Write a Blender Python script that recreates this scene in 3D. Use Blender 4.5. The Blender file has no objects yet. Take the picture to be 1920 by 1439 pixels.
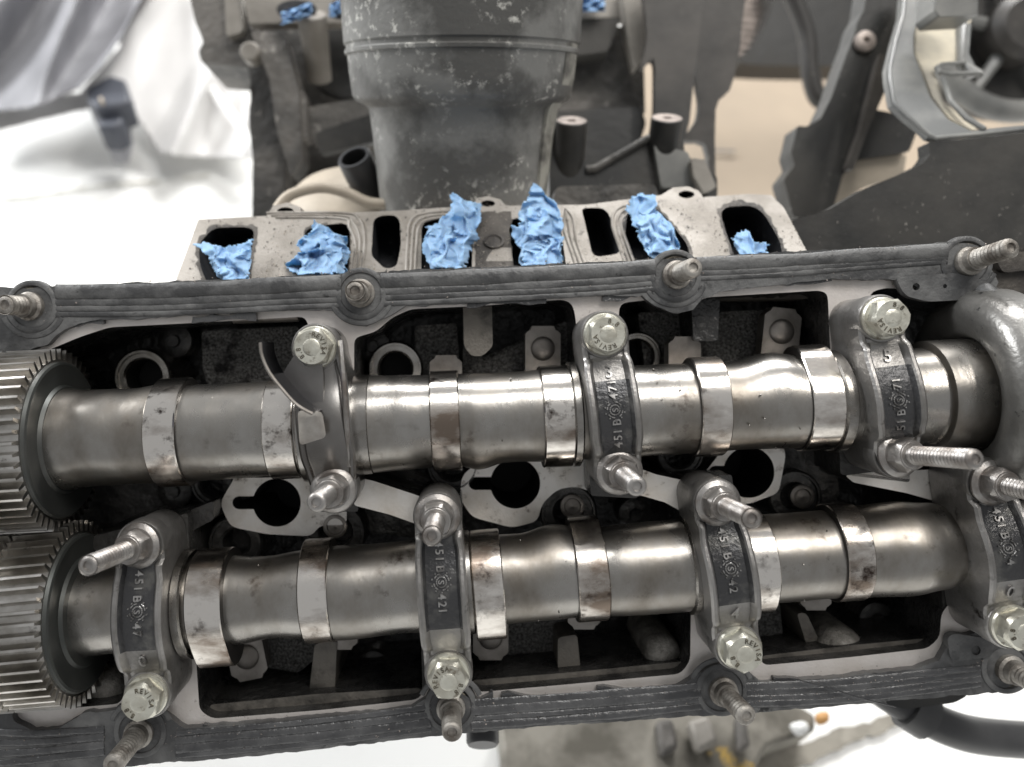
import bpy, bmesh, math, random
from mathutils import Vector, Matrix, noise
from mathutils.geometry import tessellate_polygon
random.seed(7)
S = 0.02                      # one working unit is 2 cm
SC = bpy.context.scene
COL = SC.collection
PITCH = math.radians(40)      # the photographer looks 50 degrees down at the bench
RX = Matrix.Rotation(PITCH, 4, 'X')
CX, CY, D = 870.0, 665.0, 15.0
# ---------------------------------------------------------------- camera, world, lamps
cam = bpy.data.objects.new("camera", bpy.data.cameras.new("camera"))
COL.objects.link(cam)
cam.location = RX @ Vector((0, 0, D * S))
cam.rotation_euler = (PITCH, 0, 0)
cam.data.sensor_width = 36
cam.data.lens = 36 * 1500 / 1920
cam.data.shift_x = (960 - CX) / 1920
cam.data.shift_y = -(719.5 - CY) / 1920
cam.data.clip_start = 0.01
cam.data.clip_end = 60
cam.data.dof.use_dof = True
cam.data.dof.focus_distance = 0.288
cam.data.dof.aperture_fstop = 6.5
SC.camera = cam
SC.view_settings.view_transform = 'Standard'
SC.view_settings.look = 'None'
SC.view_settings.exposure = 0.32
SC.view_settings.gamma = 1.0
W = bpy.data.worlds.new("World"); SC.world = W; W.use_nodes = True
bg = W.node_tree.nodes['Background']
bg.inputs[0].default_value = (0.97, 0.985, 1.0, 1)
bg.inputs[1].default_value = 0.33

def lamp(name, loc, target, sx, sy, power, col=(1, 1, 1)):
    l = bpy.data.lights.new(name, 'AREA'); l.shape = 'RECTANGLE'; l.size = sx; l.size_y = sy
    l.energy = power; l.color = col
    o = bpy.data.objects.new(name, l); COL.objects.link(o)
    o.location = loc
    o.rotation_euler = (Vector(target) - Vector(loc)).to_track_quat('-Z', 'Y').to_euler()
    return o
lamp('workshop_door_light', (0.45, 2.3, 1.6), (-0.1, 0.1, -0.1), 1.6, 0.5, 78, (1.0, 0.99, 0.975))
lamp('side_fill_light', (-2.6, 1.7, 1.5), (-0.8, 0.9, -0.35), 1.3, 1.0, 95, (0.97, 0.985, 1.0))  # added lamp aimed at the left floor to keep it white
lamp('ceiling_panel_light', (0.25, 0.35, 1.9), (0, 0, 0), 1.1, 0.5, 15, (1.0, 0.99, 0.97))
lamp('ceiling_tube_light', (0.75, 0.15, 1.6), (0, 0, 0), 0.9, 0.10, 8, (1.0, 0.95, 0.88))

# ---------------------------------------------------------------- materials
def mat(name, base, rough=0.5, metal=0.0, var=None, vscale=60, vlo=0.42, vhi=0.62, bump=0.0, bscale=400,
        spots=None, smask=None, sscale=250, slo=0.62, shi=0.68, rvar=0.0, spec=0.5, stretch=None, coat=0.0, bdist=0.0006, detail=6):
    m = bpy.data.materials.new(name); m.use_nodes = True
    nt = m.node_tree; N = nt.nodes; L = nt.links
    b = N['Principled BSDF']
    b.inputs['Roughness'].default_value = rough
    b.inputs['Metallic'].default_value = metal
    b.inputs['Specular IOR Level'].default_value = spec
    b.inputs['Coat Weight'].default_value = coat
    b.inputs['Coat Roughness'].default_value = 0.12
    tc = N.new('ShaderNodeTexCoord')
    oi = N.new('ShaderNodeObjectInfo'); va = N.new('ShaderNodeVectorMath'); va.operation = 'MULTIPLY_ADD'
    va.inputs[1].default_value = (3.1, 1.7, 2.3); L.new(oi.outputs['Random'], va.inputs[0]); L.new(tc.outputs['Object'], va.inputs[2])
    vec = va.outputs[0]; base_vec = vec
    if stretch:
        mp = N.new('ShaderNodeMapping'); mp.inputs['Scale'].default_value = stretch
        L.new(vec, mp.inputs[0]); vec = mp.outputs[0]
    col = None
    def ns(scale, det=6, r=0.6, v=vec):
        n = N.new('ShaderNodeTexNoise'); n.inputs['Scale'].default_value = scale
        n.inputs['Detail'].default_value = det; n.inputs['Roughness'].default_value = r
        L.new(v, n.inputs['Vector']); return n.outputs['Fac']
    def ramp(f, a, c):
        r = N.new('ShaderNodeMapRange'); r.inputs[1].default_value = a; r.inputs[2].default_value = c
        L.new(f, r.inputs[0]); return r.outputs[0]
    def mix(f, a, c):
        x = N.new('ShaderNodeMix'); x.data_type = 'RGBA'; L.new(f, x.inputs[0])
        for s, k in ((a, 6), (c, 7)):
            if isinstance(s, tuple): x.inputs[k].default_value = (*s, 1)
            else: L.new(s, x.inputs[k])
        return x.outputs[2]
    cur = tuple(base)
    if var:
        f = ramp(ns(vscale, detail), vlo, vhi)
        cur = mix(f, cur, tuple(var))
        if rvar:
            r2 = N.new('ShaderNodeMapRange'); L.new(f, r2.inputs[0])
            r2.inputs[3].default_value = rough; r2.inputs[4].default_value = rough + rvar
            L.new(r2.outputs[0], b.inputs['Roughness'])
    if spots:
        f = ramp(ns(sscale, 5, 0.7, base_vec), slo, shi)
        if smask:
            mu = N.new('ShaderNodeMath'); mu.operation = 'MULTIPLY'; L.new(f, mu.inputs[0]); L.new(ramp(ns(smask, 3, 0.6, base_vec), 0.46, 0.58), mu.inputs[1]); f = mu.outputs[0]
        cur = mix(f, cur, tuple(spots))
    if isinstance(cur, tuple): b.inputs['Base Color'].default_value = (*cur, 1)
    else: L.new(cur, b.inputs['Base Color'])
    if bump:
        bp = N.new('ShaderNodeBump'); bp.inputs['Strength'].default_value = bump
        bp.inputs['Distance'].default_value = bdist
        L.new(ns(bscale, 4, 0.6), bp.inputs['Height']); L.new(bp.outputs[0], b.inputs['Normal'])
        if coat: pass
    return m
MT = {}
MT['machined'] = mat('machined_aluminium', (0.66, 0.62, 0.59), 0.42, 0.5, (0.50, 0.46, 0.42), 45, 0.45, 0.75, 0.2, 900, spots=(0.10, 0.075, 0.055), sscale=210, slo=0.62, shi=0.72, smask=40, rvar=0.15)
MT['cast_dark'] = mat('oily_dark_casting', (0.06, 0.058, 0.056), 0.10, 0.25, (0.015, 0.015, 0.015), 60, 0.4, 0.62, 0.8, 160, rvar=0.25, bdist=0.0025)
MT['cast_rough'] = mat('rough_sand_casting', (0.24, 0.235, 0.225), 0.24, 0.35, (0.05, 0.048, 0.045), 1000, 0.36, 0.62, 1.0, 600, bdist=0.0018, spots=(0.015, 0.014, 0.014), sscale=50, slo=0.56, shi=0.66)
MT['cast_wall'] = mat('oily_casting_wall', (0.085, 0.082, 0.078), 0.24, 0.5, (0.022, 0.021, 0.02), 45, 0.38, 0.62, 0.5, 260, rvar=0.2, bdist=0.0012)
MT['well'] = mat('bright_valley_plate', (0.80, 0.77, 0.73), 0.38, 0.45, (0.60, 0.55, 0.48), 50, 0.45, 0.7, 0.2, 700, spots=(0.09, 0.06, 0.04), sscale=200, slo=0.58, shi=0.70, smask=45, rvar=0.15)
MT['lip'] = mat('bright_folded_lip', (0.50, 0.475, 0.44), 0.3, 0.85, (0.34, 0.31, 0.28), 110, 0.4, 0.65, 0.2, 500)
MT['dome'] = mat('lit_cast_dome', (0.34, 0.32, 0.29), 0.45, 0.3, (0.14, 0.13, 0.115), 160, 0.4, 0.62, 0.8, 900, bdist=0.001)  # light from above put into the colour as a paler casting
MT['ledge'] = mat('lit_casting_ledge', (0.17, 0.155, 0.135), 0.5, 0.3, (0.03, 0.028, 0.025), 60, 0.45, 0.68, 0.6, 900)  # lighter than the oily wall casting: lit tone put into the colour
MT['plate'] = mat('oily_sheet_steel', (0.24, 0.23, 0.22), 0.24, 0.9, (0.13, 0.12, 0.11), 30, 0.4, 0.7, 0.05, 400)
MT['blued'] = mat('dark_blued_steel', (0.07, 0.075, 0.11), 0.15, 1.0, (0.16, 0.15, 0.15), 40, 0.45, 0.65)
MT['ball'] = mat('dull_ball_seat', (0.27, 0.25, 0.23), 0.42, 0.8, (0.16, 0.145, 0.13), 90, 0.4, 0.65)
MT['bore'] = mat('near_black_bore', (0.006, 0.006, 0.006), 0.7, 0.0)  # near-black colour for hole insides and dark crumbs
MT['shaft'] = mat('oiled_steel_shaft', (0.375, 0.36, 0.338), 0.24, 0.98, (0.20, 0.18, 0.155), 42, 0.38, 0.66, 0.12, 380, spots=(0.07, 0.055, 0.045), sscale=120, slo=0.56, shi=0.74, smask=34, rvar=0.16, stretch=(1, .6, .6))
MT['journal'] = mat('polished_journal', (0.36, 0.345, 0.325), 0.22, 1.0, (0.17, 0.155, 0.135), 60, 0.4, 0.65, 0.05, 500, rvar=0.1)
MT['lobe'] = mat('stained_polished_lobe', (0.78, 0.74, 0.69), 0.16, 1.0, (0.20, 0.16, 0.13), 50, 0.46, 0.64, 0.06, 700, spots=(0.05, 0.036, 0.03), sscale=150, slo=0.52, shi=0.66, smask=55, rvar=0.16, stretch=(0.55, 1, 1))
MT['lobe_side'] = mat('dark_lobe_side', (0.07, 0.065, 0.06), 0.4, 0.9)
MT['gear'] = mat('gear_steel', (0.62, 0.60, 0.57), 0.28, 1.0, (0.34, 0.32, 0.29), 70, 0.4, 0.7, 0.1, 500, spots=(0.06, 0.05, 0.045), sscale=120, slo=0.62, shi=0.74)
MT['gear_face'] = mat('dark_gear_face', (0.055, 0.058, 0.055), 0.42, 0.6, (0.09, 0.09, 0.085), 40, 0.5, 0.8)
MT['cap'] = mat('cap_casting', (0.30, 0.29, 0.28), 0.38, 0.8, (0.15, 0.143, 0.133), 50, 0.42, 0.7, 0.4, 600, spots=(0.035, 0.03, 0.027), sscale=130, slo=0.58, shi=0.70, smask=60, rvar=0.1)
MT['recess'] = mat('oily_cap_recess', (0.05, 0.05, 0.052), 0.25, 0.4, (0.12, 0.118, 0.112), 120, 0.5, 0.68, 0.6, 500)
MT['letter'] = mat('raised_cast_letter', (0.40, 0.39, 0.38), 0.33, 0.8, (0.13, 0.125, 0.12), 260, 0.46, 0.62)
MT['steel_fast'] = mat('nut_steel', (0.36, 0.345, 0.33), 0.38, 0.9, (0.17, 0.15, 0.135), 90, 0.42, 0.65, 0.3, 700, rvar=0.1)
MT['zinc'] = mat('yellow_zinc_bolt', (0.66, 0.65, 0.57), 0.36, 0.75, (0.46, 0.44, 0.37), 110, 0.42, 0.66, 0.25, 800, spots=(0.18, 0.15, 0.11), sscale=240, slo=0.57, shi=0.70)
MT['zinc_letter'] = mat('bolt_head_letter', (0.18, 0.16, 0.12), 0.4, 0.7, (0.08, 0.07, 0.055), 400, 0.4, 0.6)
MT['stud'] = mat('dirty_stud', (0.36, 0.34, 0.31), 0.5, 0.6, (0.13, 0.115, 0.10), 130, 0.4, 0.62, 0.4, 900)
MT['stud_dish'] = mat('grimy_stud_dish', (0.22, 0.195, 0.15), 0.5, 0.4, (0.08, 0.07, 0.06), 120, 0.42, 0.62, 0.5, 700)
MT['rubber'] = mat('black_gasket_sealant', (0.05, 0.05, 0.051), 0.38, 0.0, (0.125, 0.125, 0.124), 60, 0.42, 0.62, 0.7, 300, spots=(0.012, 0.012, 0.012), sscale=140, slo=0.58, shi=0.66, smask=30, rvar=0.25, bdist=0.0008)
MT['rubber_wet'] = mat('smeared_sealant', (0.04, 0.04, 0.042), 0.22, 0.0, (0.09, 0.09, 0.092), 60, 0.4, 0.66, 0.8, 300, bdist=0.001)
MT['flange'] = mat('dusty_port_face', (0.34, 0.315, 0.285), 0.55, 0.3, (0.21, 0.19, 0.165), 38, 0.40, 0.62, 0.5, 900, spots=(0.05, 0.042, 0.035), sscale=230, slo=0.56, shi=0.70, smask=30)
MT['flange_dark'] = mat('grimy_port_face', (0.085, 0.075, 0.065), 0.6, 0.2, (0.03, 0.026, 0.023), 60, 0.4, 0.62, 0.9, 500, spots=(0.4, 0.36, 0.3), sscale=600, slo=0.62, shi=0.68, smask=90)
MT['port'] = mat('sooty_port_wall', (0.012, 0.013, 0.016), 0.6, 0.0, (0.10, 0.10, 0.10), 260, 0.58, 0.72, 0.5, 900)
MT['towel'] = mat('blue_paper_towel', (0.21, 0.345, 0.56), 0.9, 0.0, (0.28, 0.42, 0.62), 60, 0.35, 0.7, 0.7, 1500, spots=(0.09, 0.13, 0.20), sscale=140, slo=0.60, shi=0.72, smask=60, bdist=0.0003, spec=0.1)
_tb = MT['towel'].node_tree.nodes['Principled BSDF']; _tb.inputs['Subsurface Weight'].default_value = 0.35; _tb.inputs['Subsurface Radius'].default_value = (0.4, 0.7, 1.0); _tb.inputs['Subsurface Scale'].default_value = 0.002
MT['housing'] = mat('dirty_cast_housing', (0.19, 0.188, 0.178), 0.5, 0.15, (0.085, 0.083, 0.078), 26, 0.44, 0.56, 0.5, 350, spots=(0.55, 0.54, 0.50), sscale=240, slo=0.55, shi=0.64, smask=24, bdist=0.0006)
MT['housing_pale'] = mat('pale_corroded_cast', (0.34, 0.33, 0.29), 0.6, 0.1, (0.10, 0.095, 0.085), 60, 0.42, 0.58, 0.5, 500)
MT['block'] = mat('dirty_engine_casting', (0.14, 0.13, 0.118), 0.6, 0.15, (0.045, 0.043, 0.04), 20, 0.4, 0.6, 0.8, 150, spots=(0.36, 0.34, 0.31), sscale=70, slo=0.60, shi=0.70, bdist=0.002)
MT['block_pale'] = mat('pale_engine_casting', (0.30, 0.28, 0.25), 0.55, 0.2, (0.17, 0.155, 0.135), 20, 0.4, 0.65, 0.4, 250)
MT['beige'] = mat('dusty_beige_casting', (0.46, 0.40, 0.32), 0.55, 0.15, (0.30, 0.26, 0.21), 25, 0.4, 0.7, 0.2, 250)
MT['plastic'] = mat('black_plastic', (0.011, 0.011, 0.0105), 0.45, 0.0, (0.045, 0.042, 0.037), 16, 0.42, 0.64, 0.3, 120, spots=(0.34, 0.32, 0.29), sscale=420, slo=0.64, shi=0.70, smask=30, bdist=0.001, rvar=0.2)
MT['plastic_lit'] = mat('lit_grey_plastic', (0.085, 0.088, 0.086), 0.38, 0.0, (0.20, 0.198, 0.185), 16, 0.4, 0.62, 0.08, 300, spots=(0.6, 0.58, 0.54), sscale=420, slo=0.70, shi=0.76)  # lit tone of the black plastic put into its colour, with dust specks
MT['plastic_dust'] = mat('sand_dusted_plastic', (0.46, 0.41, 0.31), 0.75, 0.0, (0.28, 0.26, 0.22), 26, 0.4, 0.66, 0.1, 300)
MT['blade'] = mat('brown_black_cover', (0.018, 0.016, 0.014), 0.5, 0.0, (0.060, 0.053, 0.046), 14, 0.42, 0.62, 0.1, 90, spots=(0.13, 0.12, 0.10), sscale=110, slo=0.60, shi=0.72, smask=18, bdist=0.002)
MT['hose'] = mat('black_rubber_hose', (0.03, 0.03, 0.032), 0.38, 0.0, (0.07, 0.07, 0.07), 16, 0.4, 0.7)
MT['pad'] = mat('worn_boss_face', (0.36, 0.31, 0.28), 0.5, 0.5, (0.22, 0.19, 0.17), 120, 0.4, 0.6)
MT['floor'] = mat('white_painted_floor', (0.86, 0.86, 0.84), 0.35, 0.0, (0.76, 0.75, 0.72), 5, 0.5, 0.72, 0.05, 60, spots=(0.45, 0.42, 0.35), sscale=24, slo=0.70, shi=0.76)
MT['crack'] = mat('floor_joint_dirt', (0.42, 0.40, 0.34), 0.8, 0.0, (0.7, 0.69, 0.64), 40, 0.4, 0.6)
MT['cardboard'] = mat('brown_cardboard', (0.34, 0.275, 0.205), 0.85, 0.0, (0.28, 0.23, 0.175), 6, 0.4, 0.7)
MT['film'] = mat('grey_plastic_film', (0.20, 0.20, 0.215), 0.5, 0.0, (0.34, 0.34, 0.36), 5, 0.4, 0.6)
MT['film_white'] = mat('white_plastic_film', (0.66, 0.65, 0.64), 0.5, 0.0, (0.48, 0.47, 0.46), 3, 0.35, 0.7)
MT['clip'] = mat('dark_blue_plastic', (0.05, 0.055, 0.07), 0.5)
MT['orange'] = mat('orange_plastic', (0.55, 0.30, 0.11), 0.5)
MT['seal'] = mat('grey_sealant_flange', (0.20, 0.195, 0.185), 0.32, 0.5, (0.10, 0.097, 0.09), 30, 0.4, 0.66, 0.4, 400, spots=(0.035, 0.035, 0.035), sscale=75, slo=0.60, shi=0.63)
MT['bottom_cast'] = mat('oily_floor_casting', (0.30, 0.28, 0.24), 0.55, 0.2, (0.12, 0.11, 0.09), 25, 0.42, 0.62, 0.3, 200, spots=(0.55, 0.36, 0.08), sscale=14, slo=0.62, shi=0.68)

# ---------------------------------------------------------------- helpers
def P(px, py, w=0.0):
    k = (D - w) / D / 100
    return Vector(((px - CX) * k, -(py - CY) * k, w))
def L2(px, py, w=0.0):
    v = P(px, py, w); return (v.x, v.y)
FLOOR_Z = -0.35 / S
SN, CS = math.sin(PITCH), math.cos(PITCH)
def floor_pt(px, py, h=0.0):            # the point of the floor (raised by h) seen there
    d = Vector(((px - CX) / 100, -(py - CY) / 100, -D))
    dz = d.y * SN + d.z * CS
    t = (FLOOR_Z + h - D * CS) / dz
    return Vector((0, 0, D)) + d * t
UP = Vector((0, SN, CS))
def add_props(o, label=None, cat=None, group=None, kind=None):
    if label: o['label'] = label
    if cat: o['category'] = cat
    if group: o['group'] = group
    if kind: o['kind'] = kind
ORG = {}
def place(o, loc):
    o.matrix_world = Matrix.Translation(RX @ (Vector(loc) * S)) @ RX
    ORG[o.name] = Vector(loc)
def thing(name, label, cat, loc, group=None, kind=None):
    o = bpy.data.objects.new(name, None); COL.objects.link(o); o.empty_display_size = 0.01
    place(o, loc); add_props(o, label, cat, group, kind); return o
class MB:
    def __init__(s): s.v = []; s.f = []; s.m = []
    def add(s, vs, fs, mi=0):
        n = len(s.v); s.v += [Vector(v) for v in vs]
        s.f += [tuple(n + i for i in f) for f in fs]; s.m += [mi] * len(fs); return s
    def mesh(s, name, mats, org, angle=35, smooth=True):
        me = bpy.data.meshes.new(name)
        me.from_pydata([(v - org) * S for v in s.v], [], s.f)
        if not isinstance(mats, (list, tuple)): mats = [mats]
        for m in mats: me.materials.append(MT[m])
        for p, mi in zip(me.polygons, s.m): p.material_index = mi
        bm = bmesh.new(); bm.from_mesh(me)
        bmesh.ops.recalc_face_normals(bm, faces=bm.faces); bm.to_mesh(me); bm.free()
        if smooth:
            me.polygons.foreach_set('use_smooth', [True] * len(me.polygons))
            me.set_sharp_from_angle(angle=math.radians(angle))
        me.update(); return me
    def build(s, name, mats, parent=None, loc=None, angle=35, bevel=0, seg=2, label=None, cat=None, group=None, kind=None, smooth=True):
        root = parent
        while root is not None and root.parent is not None: root = root.parent
        org = ORG[root.name] if root is not None else Vector(loc if loc is not None else sum(s.v, Vector()) / len(s.v))
        o = bpy.data.objects.new(name, s.mesh(name, mats, org, angle, smooth)); COL.objects.link(o)
        if parent is not None: o.parent = parent
        else: place(o, org)
        if bevel:
            b = o.modifiers.new('bevel', 'BEVEL'); b.width = bevel * S; b.segments = seg
            b.limit_method = 'ANGLE'; b.angle_limit = math.radians(40); b.harden_normals = False
        add_props(o, label, cat, group, kind); return o
def prism(mb, outer, wt, wb, holes=(), mi=0, wall_mi=None, bottom=True, top=True, hole_mi=None):
    """outline(s) in the plane w=wt given as (x, y); walls go straight down to wb"""
    loops = [list(outer)] + [list(h) for h in holes]
    flat = [p for l in loops for p in l]
    tris = tessellate_polygon([[Vector((x, y, 0)) for x, y in l] for l in loops])
    n = len(flat)
    if top: mb.add([(x, y, wt) for x, y in flat], tris, mi)
    if bottom: mb.add([(x, y, wb) for x, y in flat], [t[::-1] for t in tris], mi if wall_mi is None else wall_mi)
    for li, l in enumerate(loops):
        k = len(l)
        wm = (hole_mi if (li > 0 and hole_mi is not None) else (mi if wall_mi is None else wall_mi))
        mb.add([(x, y, wt) for x, y in l] + [(x, y, wb) for x, y in l],
               [(i, (i + 1) % k, k + (i + 1) % k, k + i) for i in range(k)], wm)
    return mb
def pxl(pts, w): return [L2(x, y, w) for x, y in pts]
def smooth_loop(pts, n=6, closed=True):
    out = []; m = len(pts)
    rng = range(m if closed else m - 1)
    for i in rng:
        if closed: p0, p1, p2, p3 = pts[i - 1], pts[i], pts[(i + 1) % m], pts[(i + 2) % m]
        else: p0, p1, p2, p3 = pts[max(i - 1, 0)], pts[i], pts[i + 1], pts[min(i + 2, m - 1)]
        for j in range(n):
            t = j / n
            out.append(tuple(0.5 * ((2 * b) + (-a + c) * t + (2 * a - 5 * b + 4 * c - d) * t * t + (-a + 3 * b - 3 * c + d) * t ** 3)
                             for a, b, c, d in zip(p0, p1, p2, p3)))
    if not closed: out.append(tuple(pts[-1]))
    return out
def round_poly(pts, r, n=4):
    """round the corners of a polygon by radius-like r (same unit as pts)"""
    out = []; m = len(pts)
    for i in range(m):
        a, b, c = Vector(pts[i - 1][:2]), Vector(pts[i][:2]), Vector(pts[(i + 1) % m][:2])
        ra = min(r, (a - b).length * 0.45); rc = min(r, (c - b).length * 0.45)
        p = b + (a - b).normalized() * ra; q = b + (c - b).normalized() * rc
        for j in range(n + 1):
            t = j / n
            v = p * (1 - t) ** 2 + b * 2 * t * (1 - t) + q * t * t
            out.append((v.x, v.y))
    return out
def circ(cx, cy, r, n=32, ry=None, ph=0):
    ry = r if ry is None else ry
    return [(cx + r * math.cos(2 * math.pi * i / n + ph), cy + ry * math.sin(2 * math.pi * i / n + ph)) for i in range(n)]
def jitter(pts, amp, sc=0.05, seed=0):
    out = []
    for x, y in pts:
        out.append((x + amp * noise.noise(Vector((x * sc, y * sc, seed))) , y + amp * noise.noise(Vector((x * sc, y * sc, seed + 9.3)))))
    return out
def dens(pts, step, closed=True):
    out = []; m = len(pts)
    for i in range(m if closed else m - 1):
        a, b = Vector(pts[i][:2]), Vector(pts[(i + 1) % m][:2])
        k = max(1, int((b - a).length / step))
        for j in range(k):
            v = a.lerp(b, j / k); out.append((v.x, v.y))
    if not closed: out.append(tuple(pts[-1][:2]))
    return out
def frame(axis, up=Vector((0, 0, 1))):
    a = Vector(axis).normalized()
    x = up.cross(a)
    if x.length < 1e-4: x = Vector((1, 0, 0)).cross(a)
    x.normalize(); y = a.cross(x); return x, y, a
def lathe(mb, prof, base, axis=(0, 0, 1), n=32, mi=0, up=Vector((0, 1, 0.01)), mis=None):
    """prof: list of (r, h); r=0 ends close"""
    x, y, a = frame(axis, up); base = Vector(base)
    vs = []; fs = []; ms = []
    for r, h in prof:
        for i in range(n):
            t = 2 * math.pi * i / n
            vs.append(base + a * h + (x * math.cos(t) + y * math.sin(t)) * max(r, 1e-4))
    for j in range(len(prof) - 1):
        m2 = mis[j] if mis else mi
        mb.add([], [], 0)
        for i in range(n):
            fs.append((j * n + i, j * n + (i + 1) % n, (j + 1) * n + (i + 1) % n, (j + 1) * n + i)); ms.append(m2)
    nn = len(mb.v); mb.v += vs; mb.f += [tuple(nn + q for q in f) for f in fs]; mb.m += ms
    for j in (0, len(prof) - 1):
        if prof[j][0] > 1e-3:
            mb.f.append(tuple(nn + j * n + i for i in range(n))); mb.m.append(mi if not mis else mis[min(j, len(mis) - 1)])
    return mb
def hexa(mb, base, r, h, rot=0, mi=0, chamfer=0.06, axis=(0, 0, 1)):
    x, y, a = frame(axis, Vector((0, 1, 0.01))); base = Vector(base)
    n = 36; rings = []
    ap = r * math.cos(math.pi / 6)
    def hr(t):
        u = (t - rot) % (math.pi / 3) - math.pi / 6
        return ap / math.cos(u)
    spec = [(0, 0), (0, 1), (h - chamfer, 1), (h, 0.5)]
    ring = []
    for hh, kind in spec[1:]:
        row = []
        for i in range(n):
            t = 2 * math.pi * i / n
            q = hr(t) if kind == 1 else ap * 0.94
            if kind == 1 and hh > 0: q2 = q; hh2 = hh - (q - ap) * 0.5
            else: q2 = q; hh2 = hh
            row.append(base + a * hh2 + (x * math.cos(t) + y * math.sin(t)) * q2)
        ring.append(row)
    vs = [v for r_ in ring for v in r_]; fs = []
    for j in range(len(ring) - 1):
        for i in range(n): fs.append((j * n + i, j * n + (i + 1) % n, (j + 1) * n + (i + 1) % n, (j + 1) * n + i))
    fs.append(tuple((len(ring) - 1) * n + i for i in range(n)))
    fs.append(tuple(range(n))[::-1])
    mb.add(vs, fs, mi); return mb
def tube(mb, path, rad, n=12, mi=0, closed_ends=True, flat=1.0):
    path = [Vector(p) for p in path]
    if not isinstance(rad, (list, tuple)): rad = [rad] * len(path)
    vs = []; up = Vector((0, 0, 1))
    for i, p in enumerate(path):
        d = (path[min(i + 1, len(path) - 1)] - path[max(i - 1, 0)])
        x, y, a = frame(d, up)
        for k in range(n):
            t = 2 * math.pi * k / n
            vs.append(p + x * math.cos(t) * rad[i] + y * math.sin(t) * rad[i] * flat)
    fs = [(j * n + i, j * n + (i + 1) % n, (j + 1) * n + (i + 1) % n, (j + 1) * n + i) for j in range(len(path) - 1) for i in range(n)]
    if closed_ends:
        fs.append(tuple(range(n))); fs.append(tuple((len(path) - 1) * n + i for i in range(n)))
    mb.add(vs, fs, mi); return mb
def box(mb, lo, hi, mi=0):
    a, b = lo, hi
    vs = [(x, y, z) for z in (a[2], b[2]) for y in (a[1], b[1]) for x in (a[0], b[0])]
    mb.add(vs, [(0, 1, 3, 2), (4, 6, 7, 5), (0, 4, 5, 1), (2, 3, 7, 6), (0, 2, 6, 4), (1, 5, 7, 3)], mi); return mb
GL = {}
def glyph(ch):
    """flat letter, unit cap height, centred at x=0, base y=0 -> verts, faces of an extruded shape"""
    if ch not in GL:
        c = bpy.data.curves.new('glyph', 'FONT'); c.body = ch; c.size = 1.35; c.align_x = 'CENTER'; c.extrude = 0.5; c.resolution_u = 3; c.offset = 0.012
        o = bpy.data.objects.new('glyph', c); COL.objects.link(o)
        me = bpy.data.meshes.new_from_object(o.evaluated_get(bpy.context.evaluated_depsgraph_get()))
        GL[ch] = ([v.co.copy() for v in me.vertices], [tuple(p.vertices) for p in me.polygons])
        bpy.data.objects.remove(o); bpy.data.curves.remove(c); bpy.data.meshes.remove(me)
    return GL[ch]
bpy.context.view_layer.update()

# ================================================================= CYLINDER HEAD
head = thing('cylinder_head', 'open aluminium cylinder head filling the picture, bright rim, dark oily pockets, far row of ports', 'cylinder head', (0, 0, -1))
WP = -0.16
hole = [(-70, 705), (60, 668), (95, 655), (150, 632), (205, 614), (400, 604), (570, 594), (579, 610), (580, 700), (582, 800),
        (662, 800), (664, 690), (664, 634), (705, 622), (735, 596), (770, 580), (900, 574), (1058, 562), (1074, 572), (1080, 600), (1082, 700), (1086, 790),
        (1172, 790), (1168, 700), (1162, 640), (1160, 580), (1168, 568), (1222, 562), (1246, 576), (1272, 580), (1298, 572), (1322, 558), (1538, 545), (1552, 552), (1556, 640), (1562, 760),
        (1690, 760), (1660, 640), (1630, 575), (1632, 548), (1660, 540), (1720, 545), (1990, 600), (1990, 1150), (1880, 1130), (1800, 1110), (1765, 1150), (1762, 1195), (1740, 1216), (1600, 1232), (1432, 1248),
        (1422, 1230), (1420, 1110), (1296, 1110), (1294, 1240), (1276, 1264), (1060, 1284), (900, 1298), (880, 1290), (874, 1180), (790, 1180), (800, 1290), (784, 1312),
        (600, 1332), (398, 1348), (374, 1332), (366, 1210), (350, 1120), (232, 1120), (240, 1290), (225, 1320), (110, 1330), (20, 1322), (-70, 1330)]
outer = [(-90, 545), (300, 534), (1000, 503), (1500, 476), (1800, 462), (1846, 470), (1870, 545), (2060, 575), (2060, 1262), (1880, 1295), (1500, 1326), (900, 1366), (500, 1408), (-90, 1460)]
mb = MB()
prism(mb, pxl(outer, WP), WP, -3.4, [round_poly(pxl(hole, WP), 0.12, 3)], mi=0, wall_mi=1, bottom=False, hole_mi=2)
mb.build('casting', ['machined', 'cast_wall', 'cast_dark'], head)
# pocket floors
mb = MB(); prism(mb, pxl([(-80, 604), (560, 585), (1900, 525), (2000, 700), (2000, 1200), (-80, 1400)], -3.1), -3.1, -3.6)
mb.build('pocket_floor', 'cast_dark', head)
# raised rough lands
def land(pts, w, name='cast_land', m='cast_rough', r=0.08, wb=-3.2, bev=0.05):
    mb = MB(); prism(mb, round_poly(pxl(pts, w), r, 3), w, wb); return mb.build(name, m, head, bevel=bev)
land([(378, 622), (560, 612), (575, 745), (400, 760), (380, 690)], -1.5)
land([(778, 612), (856, 606), (862, 690), (1066, 600), (1072, 730), (780, 735)], -1.7)
land([(1196, 586), (1300, 586), (1330, 640), (1350, 585), (1470, 580), (1500, 700), (1210, 700)], -1.7)
land([(868, 604), (900, 600), (905, 680), (1062, 600), (1066, 700), (868, 700)], -1.55)
land([(60, 690), (150, 690), (190, 760), (60, 800)], -2.2, m='cast_dark')
land([(498, 1160), (604, 1150), (598, 1230), (560, 1262), (500, 1252)], -1.6)
land([(930, 1140), (1060, 1130), (1062, 1220), (1040, 1242), (930, 1240)], -1.6)
land([(1400, 1120), (1460, 1115), (1468, 1190), (1440, 1210), (1400, 1200)], -1.4)
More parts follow.
